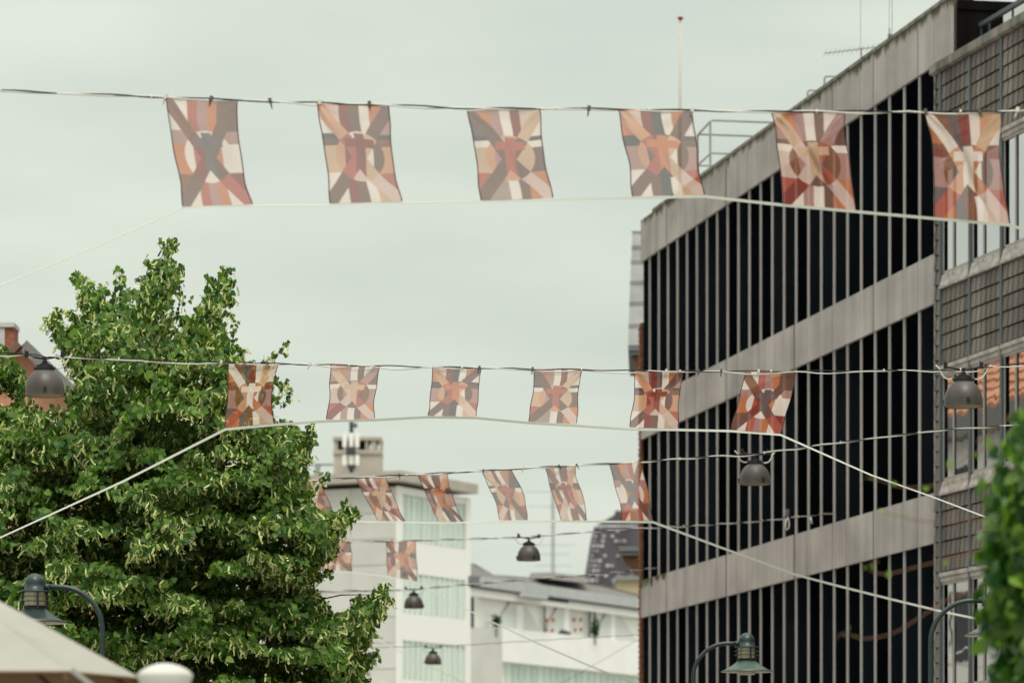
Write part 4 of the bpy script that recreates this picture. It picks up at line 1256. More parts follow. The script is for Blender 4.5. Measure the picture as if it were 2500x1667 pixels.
w = MB(); w.tube([P(1922, 1259, 73.9), P(1927, 1275, 73.9), P(1926, 1288, 73.9), P(1921, 1293, 73.9), P(1917, 1286, 73.9), P(1920, 1266, 73.9)], 0.012, 6); onb(hk, w, 'cord_loop', M_whitecord, True)
w = MB(); w.tube([P(1979, 1262, 74.3), P(1982, 1278, 74.3)], 0.02, 6); onb(hk, w, 'cord_end', M_whitecord, True)
Yf5 = 191250.0 / (1605 + 523) - 0.1
make_cable('lamp_cable', 'fifth cable, white, ending at the office corner', [P(-400, 1490, 82), P(400, 1458, 83), P(740, 1444, 84), P(985, 1439, 84.6), P(1040, 1435, 84.9), P(1145, 1426, 85.5), P(1340, 1410, 87), P(1440, 1403, 87.8), P(1530, 1394, 88.6), P(1605, 1384, Yf5)], 0.011, 0, 5, 0.01, True)
make_cable('lamp_cable', 'lowest cable, thin and dark, with the smallest lamp', [P(-300, 1612, 94), P(500, 1590, 95), P(890, 1580, 96.4), P(1035, 1577, 96.9), P(1080, 1576, 97.1), P(1140, 1573.5, 97.4), P(1336, 1561, 98.5), P(1560, 1549, 99.5), P(1640, 1545, 100)], 0.008, 0, 6, 0.01, False)
make_cable('lamp_cable', 'thin grey wire slanting up to the office corner', [P(1150, 1790, 112), P(1280, 1716, 112), P(1395, 1653, 112), P(1555, 1562, 112), P(1600, 1536, 112)], 0.006, 0, 7, 0.0, False)

# ------------------------------------------------------------------ white ribbons under the banners
def ribbon(label, pts, width, seed=0, twist=1.0):
    rr_ = random.Random(seed)
    path = resample([Vector(q) for q in pts], 0.15)
    n = len(path); mb = MB(); ph = rr_.uniform(0, 1)
    prev = None
    for i, q in enumerate(path):
        t_ = (path[min(i + 1, n - 1)] - path[max(i - 1, 0)]).normalized()
        side_ = t_.cross(Vector((0, 1, 0))).normalized()
        an_ = 0.35 + twist * 1.1 * math.sin(i * 0.15 * 0.55 + ph) 
        w_ = side_ * math.cos(an_) + Vector((0, 1, 0)) * math.sin(an_)
        cur = (q + w_ * width / 2, q - w_ * width / 2)
        if prev:
            nn = t_.cross(w_) * 0.0012
            mb.quad(prev[0] + nn, prev[1] + nn, cur[1] + nn, cur[0] + nn); mb.quad(prev[1] - nn, prev[0] - nn, cur[0] - nn, cur[1] - nn)
        prev = cur
    o = mb.build('ribbon', M_ribbon, None)
    o.location = (0, 0, 0)
    return tag(o, label, 'ribbon', 'white ribbons below the banner rows')
b1 = Yr1 - 0.28; b2 = Yr2 - 0.42; b3 = Yr3 - 0.3
ribbon('white ribbon under the top banners, dropping to the left edge', [P(-500, 900, b1), P(0, 697, b1), P(250, 595, b1), P(446, 508, b1), P(617, 502, b1), P(806, 500, b1), P(982, 495, b1), P(1175, 492, b1), P(1350, 487, b1), P(1544, 483, b1), P(1720, 480, b1), P(1911, 501, b1), P(2090, 517, b1), P(2281, 534, b1), P(2465, 550, b1), P(2600, 590, b1), P(2900, 680, b1), P(6740, 1600, b1)], 0.020, 1, 0.5)
ribbon('white ribbon under the second banners, crossing the tree', [P(-400, 1500, b2), P(0, 1312, b2), P(300, 1175, b2), P(550, 1048, b2), P(668, 1037, b2), P(796, 1028, b2), P(915, 1025, b2), P(1044, 1018, b2), P(1163, 1020, b2), P(1290, 1032, b2), P(1408, 1039, b2), P(1537, 1048, b2), P(1655, 1049, b2), P(1784, 1052, b2), P(1905, 1061, b2), P(2126, 1159, b2), P(2270, 1210, b2), P(2402, 1260, b2), P(2700, 1380, b2), P(4280, 1960, b2)], 0.027, 2, 0.55)
ribbon('white ribbon under the slanting banners, crossing the office facade', [P(400, 1268, b3), P(755, 1269, b3), P(923, 1274, b3), P(1071, 1276, b3), P(1220, 1274, b3), P(1370, 1272, b3), P(1518, 1273, b3), P(1594, 1274, b3), P(1801, 1351, b3), P(1942, 1402, b3), P(2044, 1429, b3), P(2180, 1463, b3), P(2300, 1492, b3), P(2441, 1521, b3), P(2700, 1590, b3), P(3240, 1715, b3)], 0.030, 3, 0.6)
ribbon('thin white ribbon under the far orange cross banner', [P(500, 1380, 69.1), P(790, 1393, 69.1), P(861, 1397, 69.1), P(945, 1407, 69.1), P(1019, 1421, 69.1), P(1080, 1455, 69.1), P(1140, 1487, 69.1), P(1226, 1529, 69.1), P(1300, 1564, 69.1), P(1434, 1622, 69.1), P(1543, 1665, 69.1), P(1700, 1730, 69.1)], 0.026, 4, 0.6)
ribbon('thin white ribbon beside the tree, lower middle', [P(600, 1490, 81.7), P(738, 1501, 81.7), P(797, 1497, 81.7), P(907, 1553, 81.7), P(1020, 1612, 81.7), P(1132, 1665, 81.7), P(1300, 1745, 81.7)], 0.030, 5, 0.5)
ribbon('short white ribbon at the bottom edge right of the tree', [P(700, 1650, 93.7), P(850, 1656, 93.7), P(903, 1652, 93.7), P(960, 1672, 93.7), P(1200, 1790, 93.7)], 0.034, 6, 0.5)

# ------------------------------------------------------------------ foliage builder
def build_leaf_mesh(name, M4, tpl, faces, lv, material):
    """M4: (n,3,4) transforms, tpl: (k,3) template, lv: (n,) tint"""
    n = M4.shape[0]; k = tpl.shape[0]
    co = np.einsum('nij,kj->nki', M4[:, :, :3], tpl) + M4[:, None, :, 3]
    fa = np.array(faces)
    fl = (fa[None] + (np.arange(n) * k)[:, None, None]).reshape(-1, fa.shape[1])
    me = bpy.data.meshes.new(name)
    me.vertices.add(n * k)
    me.vertices.foreach_set('co', co.astype(np.float32).ravel())
    nf = fl.shape[0]; q = fa.shape[1]
    me.loops.add(nf * q); me.loops.foreach_set('vertex_index', fl.astype(np.int32).ravel())
    me.polygons.add(nf); me.polygons.foreach_set('loop_start', np.arange(0, nf * q, q, dtype=np.int32))
    me.polygons.foreach_set('loop_total', np.full(nf, q, dtype=np.int32))
    at = me.attributes.new('lv', 'FLOAT', 'POINT')
    at.data.foreach_set('value', np.repeat(lv, k).astype(np.float32))
    me.materials.append(material)
    me.update(calc_edges=True)
    return me
# heart-shaped lime leaf: stalk at origin, tip along -Z, blade in XZ, slightly cupped
LEAF = np.array([(0, 0, 0), (-0.30, 0.02, 0.12), (-0.52, 0.09, -0.20), (-0.36, 0.05, -0.62), (0, -0.04, -1.02), (0.36, 0.05, -0.62), (0.52, 0.09, -0.20), (0.30, 0.02, 0.12), (0, -0.03, -0.45)])
LEAFF = [(0, 1, 8), (1, 2, 8), (2, 3, 8), (3, 4, 8), (4, 5, 8), (5, 6, 8), (6, 7, 8), (7, 0, 8)]
BRACT = np.array([(0, 0, 0), (-0.07, 0.0, -0.3), (0.0, 0.06, -0.75), (0.18, 0.10, -1.05), (0.19, 0.05, -0.72), (0.15, 0.02, -0.3), (-0.16, -0.1, -0.95), (0.02, -0.06, -0.80), (0.16, -0.12, -1.0), (-0.02, -0.15, -1.15)])
BRACTF = [(0, 1, 5), (1, 2, 5), (2, 4, 5), (2, 3, 4), (7, 6, 9), (7, 9, 8)]
def leaf_frames(pos, nrm, down, size, roll):
    """positions, approx blade normals, tip directions -> (n,3,4)"""
    z = -down / np.linalg.norm(down, axis=1, keepdims=True)
    y = nrm - z * np.sum(nrm * z, 1, keepdims=True)
    y /= (np.linalg.norm(y, axis=1, keepdims=True) + 1e-9)
    x = np.cross(y, z)
    c, s_ = np.cos(roll)[:, None], np.sin(roll)[:, None]
    x2 = x * c + y * s_; y2 = y * c - x * s_
    M4 = np.zeros((len(pos), 3, 4))
    M4[:, :, 0] = x2 * size[:, None]; M4[:, :, 1] = y2 * size[:, None]; M4[:, :, 2] = z * size[:, None]; M4[:, :, 3] = pos
    return M4
def in_poly(x, y, poly):
    inside = np.zeros(x.shape, bool)
    n = len(poly)
    for i in range(n):
        x1, y1 = poly[i]; x2, y2 = poly[(i + 1) % n]
        c = ((y1 > y) != (y2 > y)) & (x < (x2 - x1) * (y - y1) / (y2 - y1 + 1e-12) + x1)
        inside ^= c
    return inside
def dist_poly(x, y, poly):
    d = np.full(x.shape, 1e9)
    n = len(poly)
    for i in range(n):
        x1, y1 = poly[i]; x2, y2 = poly[(i + 1) % n]
        dx, dy = x2 - x1, y2 - y1
        t_ = np.clip(((x - x1) * dx + (y - y1) * dy) / (dx * dx + dy * dy + 1e-9), 0, 1)
        d = np.minimum(d, np.hypot(x - x1 - t_ * dx, y - y1 - t_ * dy))
    return d

# ------------------------------------------------------------------ the lime tree
TY = 46.2
sc_ = TY / F
crown_main = [(-420, 1050), (-200, 985), (0, 985), (50, 988), (110, 1004), (152, 1022), (172, 965), (188, 925), (165, 885), (152, 845), (132, 812), (122, 768), (140, 772), (162, 800), (180, 795), (176, 762), (205, 775), (208, 735), (188, 700), (176, 676), (190, 664), (212, 672), (232, 694), (256, 716), (268, 738), (292, 742), (298, 706), (340, 692), (374, 642), (396, 600), (414, 588), (424, 600), (430, 635), (438, 690), (420, 722), (404, 762), (412, 800), (402, 836), (428, 818), (450, 796), (476, 752), (512, 702), (542, 662), (558, 656), (566, 690), (562, 730), (548, 772), (546, 812), (568, 832), (578, 862), (604, 880), (640, 890), (662, 930), (656, 1000), (668, 1036), (722, 1042), (760, 1062), (752, 1095), (744, 1132), (722, 1164), (760, 1188), (754, 1215), (772, 1238), (800, 1243), (858, 1246), (846, 1280), (826, 1300), (815, 1330), (798, 1360), (772, 1378), (768, 1396), (784, 1404), (752, 1422), (738, 1450), (775, 1460), (790, 1474), (770, 1500), (826, 1500), (878, 1466), (914, 1448), (950, 1428), (946, 1456), (930, 1502), (904, 1532), (898, 1562), (872, 1592), (918, 1592), (890, 1636), (884, 1690), (850, 1770), (760, 1850), (300, 1900), (-250, 1850), (-480, 1500)]
crown_left = [(-420, 1000), (-380, 880), (-200, 830), (-60, 828), (12, 838), (34, 868), (58, 902), (64, 935), (50, 980), (20, 960), (-20, 940), (-60, 985), (-200, 1000)]
tree = thing('lime_tree', 'flowering lime tree with heart shaped leaves and pale green bracts', 'tree', P(330, 2040 + EYE / sc_ , TY))
tree.location = (P(330, 1700, TY).x, TY, 0)
def crown_points(n, poly, front=0.62, R=2.3, tmax=3.2):
    xs_ = [q[0] for q in poly]; ys_ = [q[1] for q in poly]
    out = []
    tot = 0
    while tot < n:
        x = nrs.uniform(min(xs_), max(xs_), 6000); y = nrs.uniform(min(ys_), max(ys_), 6000)
        k = in_poly(x, y, poly); x, y = x[k], y[k]
        d = dist_poly(x, y, poly) * sc_
        th_ = np.sqrt(np.maximum(0, R * R - (R - np.minimum(d, R)) ** 2)) * (tmax / R)
        u_ = nrs.uniform(0, 1, len(x))
        sgn = np.where(nrs.uniform(0, 1, len(x)) < front, -1, 1)
        dep = sgn * th_ * (u_ ** 0.45)
        out.append(np.stack([x, y, dep, d], 1)); tot += len(x)
    return np.concatenate(out)[:n]
# spray centres first, then shoots in each spray: clumps with dark gaps between
def make_spray_leaves(centres, per, spread, upw):
    P_, N_, D_ = [], [], []
    for (x, y, dep, d) in centres:
        Yc = TY + dep
        c = np.array(P(x, y, Yc))
        lim = np.clip(d * 0.9, 0.07, 1.0)
        outv = np.array([nrs.normal(0, 0.5), (-1 if dep < 0 else 1) * abs(nrs.normal(0.8, 0.3)), nrs.normal(0.15, 0.25)])
        outv[0] += (x - 330) / 600.0
        outv /= np.linalg.norm(outv)
        if d < 0.25: outv = np.array([outv[0] * 0.4, outv[1] * 0.3, 0.9])
        n = per
        t_ = nrs.uniform(-0.5, 0.5, n)
        a_ = min(1.0, 0.35 + lim)
        off = outv[None] * (t_ * spread * 1.3 * a_)[:, None] + nrs.normal(0, 1, (n, 3)) * np.array([0.34, 0.34, 0.13]) * spread * a_ * 0.75
        off[:, 2] -= 0.35 * (t_ ** 2) * spread * a_
        P_.append(c + off)
        nn = nrs.normal(0, 0.42, (n, 3)) + outv * 0.55 + np.array([0, -0.15, 0.62])
        N_.append(nn)
        dd = nrs.normal(0, 0.40, (n, 3)) + np.array([0, 0, -0.85]) + outv * 0.45
        D_.append(dd)
    return np.concatenate(P_), np.concatenate(N_), np.concatenate(D_)
# boughs: flattened sprays with dark hollows between them
cand = crown_points(9000, crown_main, 0.80)
cand = np.concatenate([cand, crown_points(900, crown_left, 0.75, 0.9, 0.9)])
cm_ = []
taken = np.zeros((0, 3))
for q in cand:
    wp = np.array([q[0] * sc_, q[1] * sc_ * 1.25, q[2] * 0.75])
    if len(taken) == 0 or np.min(np.sum((taken - wp) ** 2, 1)) > 0.43 ** 2 * min(1.0, 0.22 + q[3] * 1.1) ** 2:
        taken = np.vstack([taken, wp]); cm_.append(q)
cm_ = np.array(cm_)
PA, NA, DA, BW = [], [], [], []
for (x, y, dep, d) in cm_:
    c = np.array(P(x, y, TY + dep))
    lim = min(1.0, 0.22 + d * 1.5)
    az = nrs.uniform(0, 6.28) if dep > 0.4 else nrs.normal(-1.57, 0.9)
    out2 = np.array([math.cos(az) + (x - 330) / 900.0, math.sin(az), 0]); out2 /= np.linalg.norm(out2)
    L_ = nrs.uniform(0.45, 0.75) * lim; Wd = nrs.uniform(0.22, 0.34) * lim; Hh = nrs.uniform(0.13, 0.22) * max(lim, 0.5)
    tip_up = nrs.uniform(-0.15, 0.35) if d > 0.3 else 0.7
    n = int(40 + 165 * lim * nrs.uniform(0.75, 1.2))
    a = nrs.uniform(-0.6, 0.75, n); b = nrs.normal(0, 0.55, n) * np.sqrt(np.clip(1 - a * a * 0.9, 0.1, 1)); h = np.abs(nrs.normal(0, 0.6, n))
    sd = np.array([-out2[1], out2[0], 0])
    p = c + out2 * (a * L_)[:, None] + sd * (b * Wd)[:, None]
    p[:, 2] += h * Hh + a * L_ * tip_up - 0.30 * (a ** 2 + (b * 0.7) ** 2) * L_
    PA.append(p)
    NA.append(nrs.normal(0, 0.38, (n, 3)) + out2 * 0.45 + np.array([0, -0.1, 0.75]))
    DA.append(nrs.normal(0, 0.40, (n, 3)) + np.array([0, 0, -0.75]) + out2 * 0.6)
    BW.append(np.full(n, nrs.choice([0.06, 0.3, 0.6, 0.85])))
pA, nA, dA_, bw = np.concatenate(PA), np.concatenate(NA), np.concatenate(DA), np.concatenate(BW)
edge_c = crown_points(6500, crown_main, 0.6)
edge_c = edge_c[edge_c[:, 3] < 0.13][:420]
pB, nB, dB_ = make_spray_leaves(edge_c, 6, 0.17, 0)
# dim interior fill
ci = crown_points(12000, crown_main, 0.35, 2.3, 1.7)
ci = ci[ci[:, 3] > 0.35]
pC = np.stack([(ci[:, 0] - 1250) / F * (TY + ci[:, 2]), TY + ci[:, 2], EYE + (HZ - ci[:, 1]) / F * (TY + ci[:, 2])], 1)
nC = nrs.normal(0, 1, pC.shape); dC = nrs.normal(0, 0.5, pC.shape) + np.array([0, 0, -0.8])
# stray sprigs that stick out of the crown
sprigs = [[(655, 960), (690, 985), (712, 962), (700, 945)], [(640, 885), (668, 868), (690, 852), (703, 838)], [(664, 985), (694, 945), (700, 925)], [(290, 740), (294, 700), (296, 668), (288, 652)], [(150, 800), (138, 785), (126, 768)], [(760, 1205), (775, 1185), (790, 1168), (797, 1150)], [(775, 1400), (798, 1398), (814, 1402)], [(775, 1462), (798, 1470)], [(830, 1248), (862, 1242), (872, 1255)], [(870, 1470), (915, 1445), (952, 1428)], [(880, 1600), (905, 1592), (924, 1588)], [(700, 1040), (718, 1050), (742, 1070), (762, 1078)], [(60, 905), (52, 940), (58, 972)], [(205, 680), (190, 668), (172, 676)], [(812, 1340), (832, 1338)]]
nv_ = len(crown_main)
for k in range(nv_):
    (xa, ya), (xb, yb) = crown_main[k], crown_main[(k + 1) % nv_]
    Lk = math.hypot(xb - xa, yb - ya)
    if xa < -60 or ya > 1660 or Lk < 4: continue
    for q in range(max(1, int(Lk / 16))):
        if nrs.uniform() > 0.6: continue
        t_ = nrs.uniform(); x = xa + (xb - xa) * t_; y = ya + (yb - ya) * t_
        ox, oy = (yb - ya) / Lk, -(xb - xa) / Lk
        ln_ = nrs.uniform(2, 14); up_ = -0.6 if oy < 0.3 else 0.1
        sprigs.append([(x - ox * 18, y - oy * 18 + 6), (x, y), (x + ox * ln_, y + (oy + up_) * ln_)])
sp_p, sp_n, sp_d = [], [], []
twigs = MB()
for sg in sprigs:
    dep = nrs.uniform(-0.9, 0.4)
    pts = resample(smooth_path([P(x, y, TY + dep) for x, y in sg], 5), 0.05)
    twigs.tube([pts[0] + Vector((-0.1, 0.2, -0.1))] + pts, 0.004, 4)
    for q in pts:
        for _ in range(2):
            if nrs.uniform() < 0.72:
                sp_p.append(np.array(q) + nrs.normal(0, 0.022, 3)); sp_n.append(nrs.normal(0, 0.6, 3) + np.array([0, -0.5, 0.4])); sp_d.append(nrs.normal(0, 0.4, 3) + np.array([0, 0, -0.7]))
HOLLOWS = [(440, 1062, 120, 52), (215, 1232, 95, 42), (330, 1262, 60, 26), (510, 1340, 85, 42), (405, 1378, 110, 38), (540, 1432, 115, 34), (670, 1440, 90, 30), (262, 1335, 80, 36), (45, 1372, 75, 40), (60, 1290, 60, 30), (462, 1628, 120, 34), (610, 1622, 90, 34), (740, 1640, 70, 30), (120, 1160, 70, 26), (330, 1150, 70, 30), (590, 1225, 60, 26), (690, 1330, 60, 26), (250, 1500, 90, 34), (370, 1520, 60, 28), (240, 1030, 60, 30), (330, 930, 50, 24), (480, 930, 40, 26), (250, 860, 34, 22), (700, 1560, 80, 22), (560, 1130, 50, 22)]
def carve(p, *rest):
    """push the front foliage back inside the hollows between the boughs; trim stray leaves at the outline"""
    px = 1250 + F * p[:, 0] / p[:, 1]; py = HZ - F * (p[:, 2] - EYE) / p[:, 1]
    jx, jy = nrs.normal(0, 3, len(p)), nrs.normal(0, 3, len(p)) - 4
    ok = in_poly(px + jx, py + jy, crown_main) | in_poly(px + jx, py + jy, crown_left)
    dpx = np.minimum(dist_poly(px, py, crown_main), dist_poly(px, py, crown_left))
    clus = 0.5 + 0.5 * np.sin(px * 0.13 + 1.7 * np.sin(py * 0.05)) * np.sin(py * 0.17 + 1.3 * np.sin(px * 0.06))
    ok &= nrs.uniform(0, 1, len(p)) < np.clip(0.0 + 0.45 * clus + dpx / 85.0, 0, 1)
    ok &= nrs.uniform(0, 1, len(p)) < np.clip(0.26 + 0.25 * clus + (py - 740) / 600.0, 0.14, 1.0)
    for (hx, hy, rx, ry) in HOLLOWS:
        e = ((px - hx) / rx) ** 2 + ((py - hy) / ry) ** 2
        e = e + 0.25 * np.sin(px * 0.07 + hy) + 0.25 * np.sin(py * 0.11 + hx)
        inn = (e < 1.0) & (p[:, 1] < TY + 0.2 )
        p[inn, 1] += 1.9 * (1 - 0.5 * np.clip(e[inn], 0, 1)) 
        ok &= ~(inn & (nrs.uniform(0, 1, len(p)) < 0.45))
    return [p[ok]] + [q[ok] for q in rest]
pA, nA, dA_, bw = carve(pA, nA, dA_, bw)
pB, nB, dB_ = carve(pB, nB, dB_)
pC, nC, dC = carve(pC, nC, dC)
LEADERS = [[(398, 790), (404, 700), (408, 640), (415, 584)], [(470, 830), (520, 735), (545, 690), (562, 650)], [(265, 800), (225, 730), (200, 690), (180, 664)], [(160, 850), (140, 800), (124, 768)], [(300, 780), (294, 715), (290, 655)], [(350, 780), (366, 700), (392, 630)], [(430, 790), (440, 720), (434, 660)], [(560, 860), (570, 820), (566, 780)], [(880, 1520), (915, 1462), (950, 1426)], [(720, 1110), (745, 1075), (764, 1060)], [(790, 1270), (835, 1256), (868, 1246)]]
for sg in LEADERS:
    dep = nrs.uniform(-0.6, 0.3)
    pts = resample(smooth_path([P(x, y, TY + dep) for x, y in sg], 6), 0.03)
    twigs.tube(pts, [0.008 - 0.006 * i / len(pts) for i in range(len(pts))], 4)
    for i, q in enumerate(pts):
        f_ = 1 - i / len(pts)
        for _ in range(2 if f_ > 0.25 else 1):
            sp_p.append(np.array(q) + nrs.normal(0, 0.018 + 0.075 * f_, 3)); sp_n.append(nrs.normal(0, 0.6, 3) + np.array([0, -0.4, 0.4])); sp_d.append(nrs.normal(0, 0.4, 3) + np.array([0, 0, -0.7]))
pS, nS, dS = np.array(sp_p), np.array(sp_n), np.array(sp_d)
allp = np.concatenate([pA, pB, pC, pS]); alln = np.concatenate([nA, nB, nC, nS]); alld = np.concatenate([dA_, dB_, dC, dS])
size = 0.042 + 0.055 * nrs.beta(1.6, 2.0, len(allp)); size[-len(pS):] *= 0.88
lv = np.clip(nrs.beta(1.2, 2.2, len(allp)), 0, 1)
M4 = leaf_frames(allp, alln, alld, size, nrs.normal(0, 0.5, len(allp)))
loc_t = np.array(tree.location)
M4[:, :, 3] -= loc_t
# the leaves that show largest in front are single objects
pxs = 1250 + F * allp[:, 0] / allp[:, 1]; pys = HZ - F * (allp[:, 2] - EYE) / allp[:, 1]
vis_ = (pxs > 0) & (pxs < 1000) & (pys > 560) & (pys < 1640)
score = size / allp[:, 1] + np.where(vis_, 0, -1)
isS = np.zeros(len(allp), bool); isS[-len(pS):] = True
facing = np.abs(M4[:, 1, 1] / size)
score = score * (0.4 + facing) + np.where(isS & vis_, 1, 0)
order = np.argsort(-score)
front_ok = [i for i in order if vis_[i] and (isS[i] or allp[i, 1] < TY - 1.6)][:300]
singles = np.array(front_ok)
keep = np.ones(len(allp), bool); keep[singles] = False
crown = put('crown', build_leaf_mesh('crown', M4[keep], LEAF, LEAFF, lv[keep], M_leaf), tree)
tag(crown, kind='stuff')
lmesh = [build_leaf_mesh('leaf', np.array([[[1, 0, 0, 0], [0, 1, 0, 0], [0, 0, 1, 0]]], float), LEAF, LEAFF, np.array([q]), M_leaf) for q in (0.1, 0.35, 0.6, 0.9)]
for i in singles:
    mw = Matrix([list(M4[i, r]) for r in range(3)] + [[0, 0, 0, 1]])
    put('leaf', lmesh[int(min(3, lv[i] * 4))], tree, mw)
# bracts with hanging flowers, mostly at the outside of the sprays
selA = nrs.uniform(0, 1, len(pA)) < bw * 0.75
selB = nrs.uniform(0, 1, len(pB)) < 0.42
selS = nrs.uniform(0, 1, len(pS)) < 0.40
pb = np.concatenate([pA[selA], pB[selB], pS[selS]]); pb = pb + nrs.normal(0, 0.03, pb.shape) + np.array([0, -0.05, -0.01])
nb = nrs.normal(0, 1, pb.shape) + np.array([0, -0.8, 0])
db = nrs.normal(0, 0.60, pb.shape) + np.array([0, 0, -1.0])
Mb = leaf_frames(pb, nb, db, nrs.uniform(0.055, 0.115, len(pb)), nrs.normal(0, 1.2, len(pb)))
Mb[:, :, 3] -= loc_t
br_o = put('blossom_bracts', build_leaf_mesh('blossom_bracts', Mb, BRACT, BRACTF, nrs.uniform(0, 1, len(pb)), M_bract), tree)
tag(br_o, kind='stuff')
# trunk and limbs
tk = MB()
base = Vector((tree.location.x, TY, 0))
fork = base + Vector((0.05, 0, 2.6))
tk.tube([base, base + Vector((0, 0, 0.4)), base + Vector((0.02, 0, 1.4)), fork], [0.24, 0.17, 0.15, 0.14], 12)
onb(tree, tk, 'trunk', M_bark, True)
for (tx, ty_, dp) in ((405, 700, 0.0), (230, 740, 0.3), (530, 740, -0.2), (700, 1120, 0.2), (850, 1490, -0.4), (120, 1150, -0.8), (-150, 1000, 0.2), (560, 1250, -1.4), (330, 1150, -1.6), (600, 1000, 1.2), (100, 1350, 1.0)):
    e_ = P(tx, ty_, TY + dp)
    mid_ = fork.lerp(e_, 0.45) + Vector((0.05 * rnd.uniform(-1, 1), 0, 0.25))
    pth = smooth_path([fork - Z * 0.2, mid_, e_], 6)
    lb_ = MB(); lb_.tube(pth, [0.045 * (1 - k / len(pth)) ** 1.3 + 0.005 for k in range(len(pth))], 8)
    onb(tree, lb_, 'limb', M_bark, True)
for c in cm_[:300]:
    e_ = P(c[0], c[1], TY + c[2])
    s0 = e_.lerp(Vector((fork.x, TY, e_.z - 0.4)), 0.35)
    twigs.tube([s0, s0.lerp(e_, 0.6) + Z * 0.05, e_], [0.012, 0.008, 0.004], 4)
tag(onb(tree, twigs, 'twigs', M_twig), kind='stuff')

# ------------------------------------------------------------------ climbing plant close on the right
VY = 18.0
vine = thing('climbing_plant', 'blurred green climbing plant with reddish runners at the right edge', 'plant', (P(2490, 1700, VY).x, VY, 0))
vp = [(2560, 930), (2500, 985), (2478, 1010), (2455, 1040), (2440, 1075), (2425, 1100), (2430, 1140), (2412, 1180), (2408, 1215), (2418, 1245), (2405, 1275), (2392, 1300), (2400, 1330), (2385, 1370), (2378, 1420), (2388, 1460), (2392, 1500), (2415, 1530), (2432, 1570), (2440, 1600), (2425, 1640), (2420, 1690), (2430, 1800), (2480, 1960), (2800, 1960), (2860, 1400), (2760, 1000)]
scv = VY / F
xs_ = nrs.uniform(2350, 2860, 3000); ys_ = nrs.uniform(905, 1960, 3000)
k = in_poly(xs_ - 22, ys_, vp)
xs_, ys_ = xs_[k], ys_[k]
keep_ = nrs.uniform(0, 1, len(xs_)) < np.clip((ys_ - 900) / 420.0, 0.22, 0.9) * np.clip(0.25 + (xs_ - 2385) / 70.0, 0.12, 1)
xs_, ys_ = xs_[keep_], ys_[keep_]
cl = np.repeat(np.arange(len(xs_)), 5)
xs_ = xs_[cl] + nrs.normal(0, 24, len(cl)); ys_ = ys_[cl] + nrs.normal(4, 26, len(cl))
k = np.ones(len(xs_), bool); xs_, ys_ = xs_[k], ys_[k]
dd = dist_poly(xs_, ys_, vp) * scv
th_ = np.sqrt(np.maximum(0, 0.45 ** 2 - (0.45 - np.minimum(dd, 0.45)) ** 2))
dep = np.where(nrs.uniform(0, 1, len(xs_)) < 0.65, -1, 1) * th_ * nrs.uniform(0, 1, len(xs_)) ** 0.5
sel = (nrs.uniform(0, 1, len(xs_)) < 0.62) & (xs_ > 2375)
Yv = VY + dep
vpos = np.stack([(xs_ - 1250) / F * Yv, Yv, EYE + (HZ - ys_) / F * Yv], 1)[sel]
vs = nrs.uniform(0.035, 0.085, len(vpos))
vn = nrs.normal(0, 0.8, vpos.shape) + np.array([-0.3, -0.3, 0.5]); vd = nrs.normal(0, 0.5, vpos.shape) + np.array([-0.2, 0, -0.8])
runners = [[(2400, 1160), (2345, 1172), (2290, 1183), (2210, 1190), (2150, 1172), (2110, 1165)], [(2420, 1262), (2330, 1275), (2240, 1270), (2180, 1256), (2140, 1248)], [(2400, 1340), (2330, 1360), (2250, 1380), (2170, 1400), (2130, 1395), (2122, 1380), (2145, 1370)], [(2390, 1440), (2320, 1460), (2240, 1510), (2180, 1545), (2110, 1558), (2060, 1545), (2040, 1560)], [(2440, 1080), (2390, 1100), (2340, 1130), (2300, 1150)], [(2470, 1010), (2430, 1050), (2380, 1080)]]
ex_p = []
for rn in runners:
    pts = resample(smooth_path([P(x, y, VY - 0.2) for x, y in rn], 5), 0.03)
    onb(vine, MB().tube(pts, [0.0032 - 0.0015 * i / len(pts) for i in range(len(pts))], 6), 'runner', M_vinestem, True)
    for q in pts[::3]:
        if rnd.random() < 0.55: ex_p.append(np.array(q) + nrs.normal(0, 0.012, 3))
ex_p = np.array(ex_p)
vpos2 = np.concatenate([vpos, ex_p]); vs = np.concatenate([vs, nrs.uniform(0.015, 0.032, len(ex_p))])
vn = np.concatenate([vn, nrs.normal(0, 1, ex_p.shape)]); vd = np.concatenate([vd, nrs.normal(0, 0.6, ex_p.shape) + np.array([0, 0, -0.6])])
Mv = leaf_frames(vpos2, vn, vd, vs, nrs.normal(0, 0.6, len(vs)))
Mv[:, :, 3] -= np.array(vine.location)
lvv = np.clip(nrs.beta(0.8, 1.3, len(vs)), 0, 1); lvv[-len(ex_p):] = 0.9
tag(put('foliage', build_leaf_mesh('foliage', Mv, LEAF, LEAFF, lvv, M_vleaf), vine), kind='stuff')
st_ = MB()
for k in range(5):
    bx = Vector((vine.location.x + 0.06 * k, VY + 0.05 * (k % 2), 0))
    st_.tube([bx, bx + Vector((0.03, 0, 1.2)), P(2520 + 20 * k, 1300, VY), P(2500 + 30 * k, 1020, VY)], [0.03, 0.025, 0.018, 0.008], 7)
onb(vine, st_, 'stem', M_bark, True)

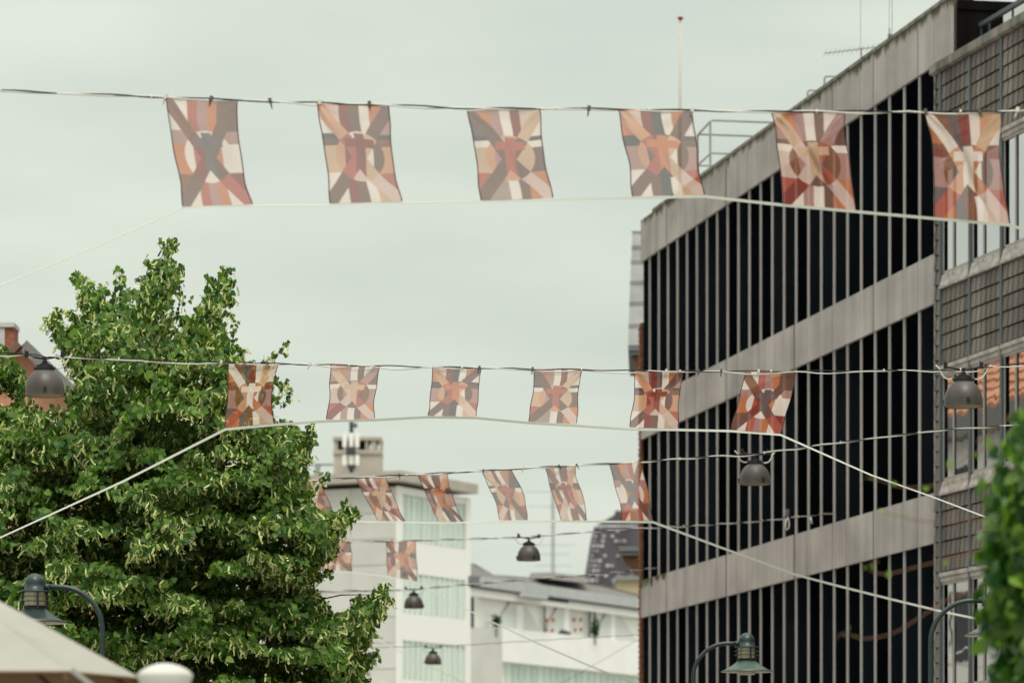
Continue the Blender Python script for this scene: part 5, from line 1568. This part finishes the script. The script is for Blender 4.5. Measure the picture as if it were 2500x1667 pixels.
# ------------------------------------------------------------------ parasols close on the left
PY = 19.0
par = thing('cream_parasol', 'large cream parasol with shade-painted brown lining cut off at the lower left corner', 'parasol', (-2.75, 20.6, 0))
zr = P(165, 1640, PY).z
C1 = P(165, 1640, PY); C2 = P(346, 1656, 19.8)
cor = [Vector((-4.2, 19.0, zr)), C1, C2, Vector((-2.05, 21.2, zr)), Vector((-2.6, 22.4, zr)), Vector((-4.0, 22.4, zr)), Vector((-4.6, 21.2, zr)), Vector((-4.6, 19.8, zr))]
NC = len(cor)
apex = Vector((-3.3, 20.6, 3.16))
cv = MB(); lin = MB()
NG = 10
for i in range(NC):
    a_, b_ = cor[i], cor[(i + 1) % NC]
    for j in range(NG):
        for k in range(NG):
            def pt(u_, v_):
                q = a_.lerp(b_, u_).lerp(apex, v_)
                return q - Z * (0.05 * math.sin(math.pi * u_) * math.sin(math.pi * v_))
            cv.quad(pt(j / NG, k / NG), pt((j + 1) / NG, k / NG), pt((j + 1) / NG, (k + 1) / NG), pt(j / NG, (k + 1) / NG))
            dz = Z * 0.012
            lin.quad(pt(j / NG, k / NG) - dz, pt(j / NG, (k + 1) / NG) - dz, pt((j + 1) / NG, (k + 1) / NG) - dz, pt((j + 1) / NG, k / NG) - dz)
onb(par, lin, 'underside', M_undershade, True)  # sheet added below the canvas to carry the painted underside shade
sp_ = MB(); q0 = P(170, 1638, 18.97); q1 = P(215, 1672, 18.97); q2 = P(235, 1672, 18.97); q3 = P(178, 1628, 18.97)
sp_.prism([q0, q1, q2, q3], (0, 0.01, 0)); onb(par, sp_, 'tie_strap', M_canvas)
onb(par, cv, 'canopy', M_canvas, True)
for i in range(NC):
    a_, b_ = cor[i], cor[(i + 1) % NC]
    sm = MB(); sm.tube([a_ - Z * 0.002, apex - Z * 0.002], 0.003, 5); onb(par, sm, 'seam', M_canvas)
    ed = MB(); ed.tube([a_, b_], 0.008, 5); onb(par, ed, 'edge_binding', M_undershade)
    rb = MB(); rb.tube([a_ - Z * 0.03, apex - Z * 0.06], 0.018, 6)
    onb(par, rb, 'rib', M_timber)
pl_ = MB(); pl_.tube([Vector((apex.x, apex.y, 0)), apex], 0.035, 10); onb(par, pl_, 'pole', M_timber)
bs = MB().box(apex.x - 0.3, apex.y - 0.3, 0, apex.x + 0.3, apex.y + 0.3, 0.08); onb(par, bs, 'base', M_gutter)
FY = 18.5
fpz = P(403, 1618, FY)
fo = thing('folded_parasol', 'rounded white top of a folded parasol beside the cream one', 'parasol', (fpz.x, FY, 0))
u = FY / F
MBp = MB().lathe([(0.0, fpz.z), (u * 18, fpz.z - u * 1.2), (u * 38, fpz.z - u * 7), (u * 56, fpz.z - u * 16), (u * 67, fpz.z - u * 26), (u * 68, fpz.z - u * 32), (u * 62, fpz.z - u * 50), (u * 50, fpz.z - u * 110), (u * 46, fpz.z - u * 260), (u * 60, fpz.z - u * 420), (u * 30, fpz.z - u * 440)], 28)
MBp.build('cover', M_canvas2, fo, True)
MB().tube([(0, 0, 0), (0, 0, fpz.z - u * 20)], 0.025, 8).build('pole', M_timber, fo)
MB().lathe([(0.25, 0.0), (0.25, 0.06), (0.05, 0.09), (0.0, 0.09)], 20).build('base', M_gutter, fo)
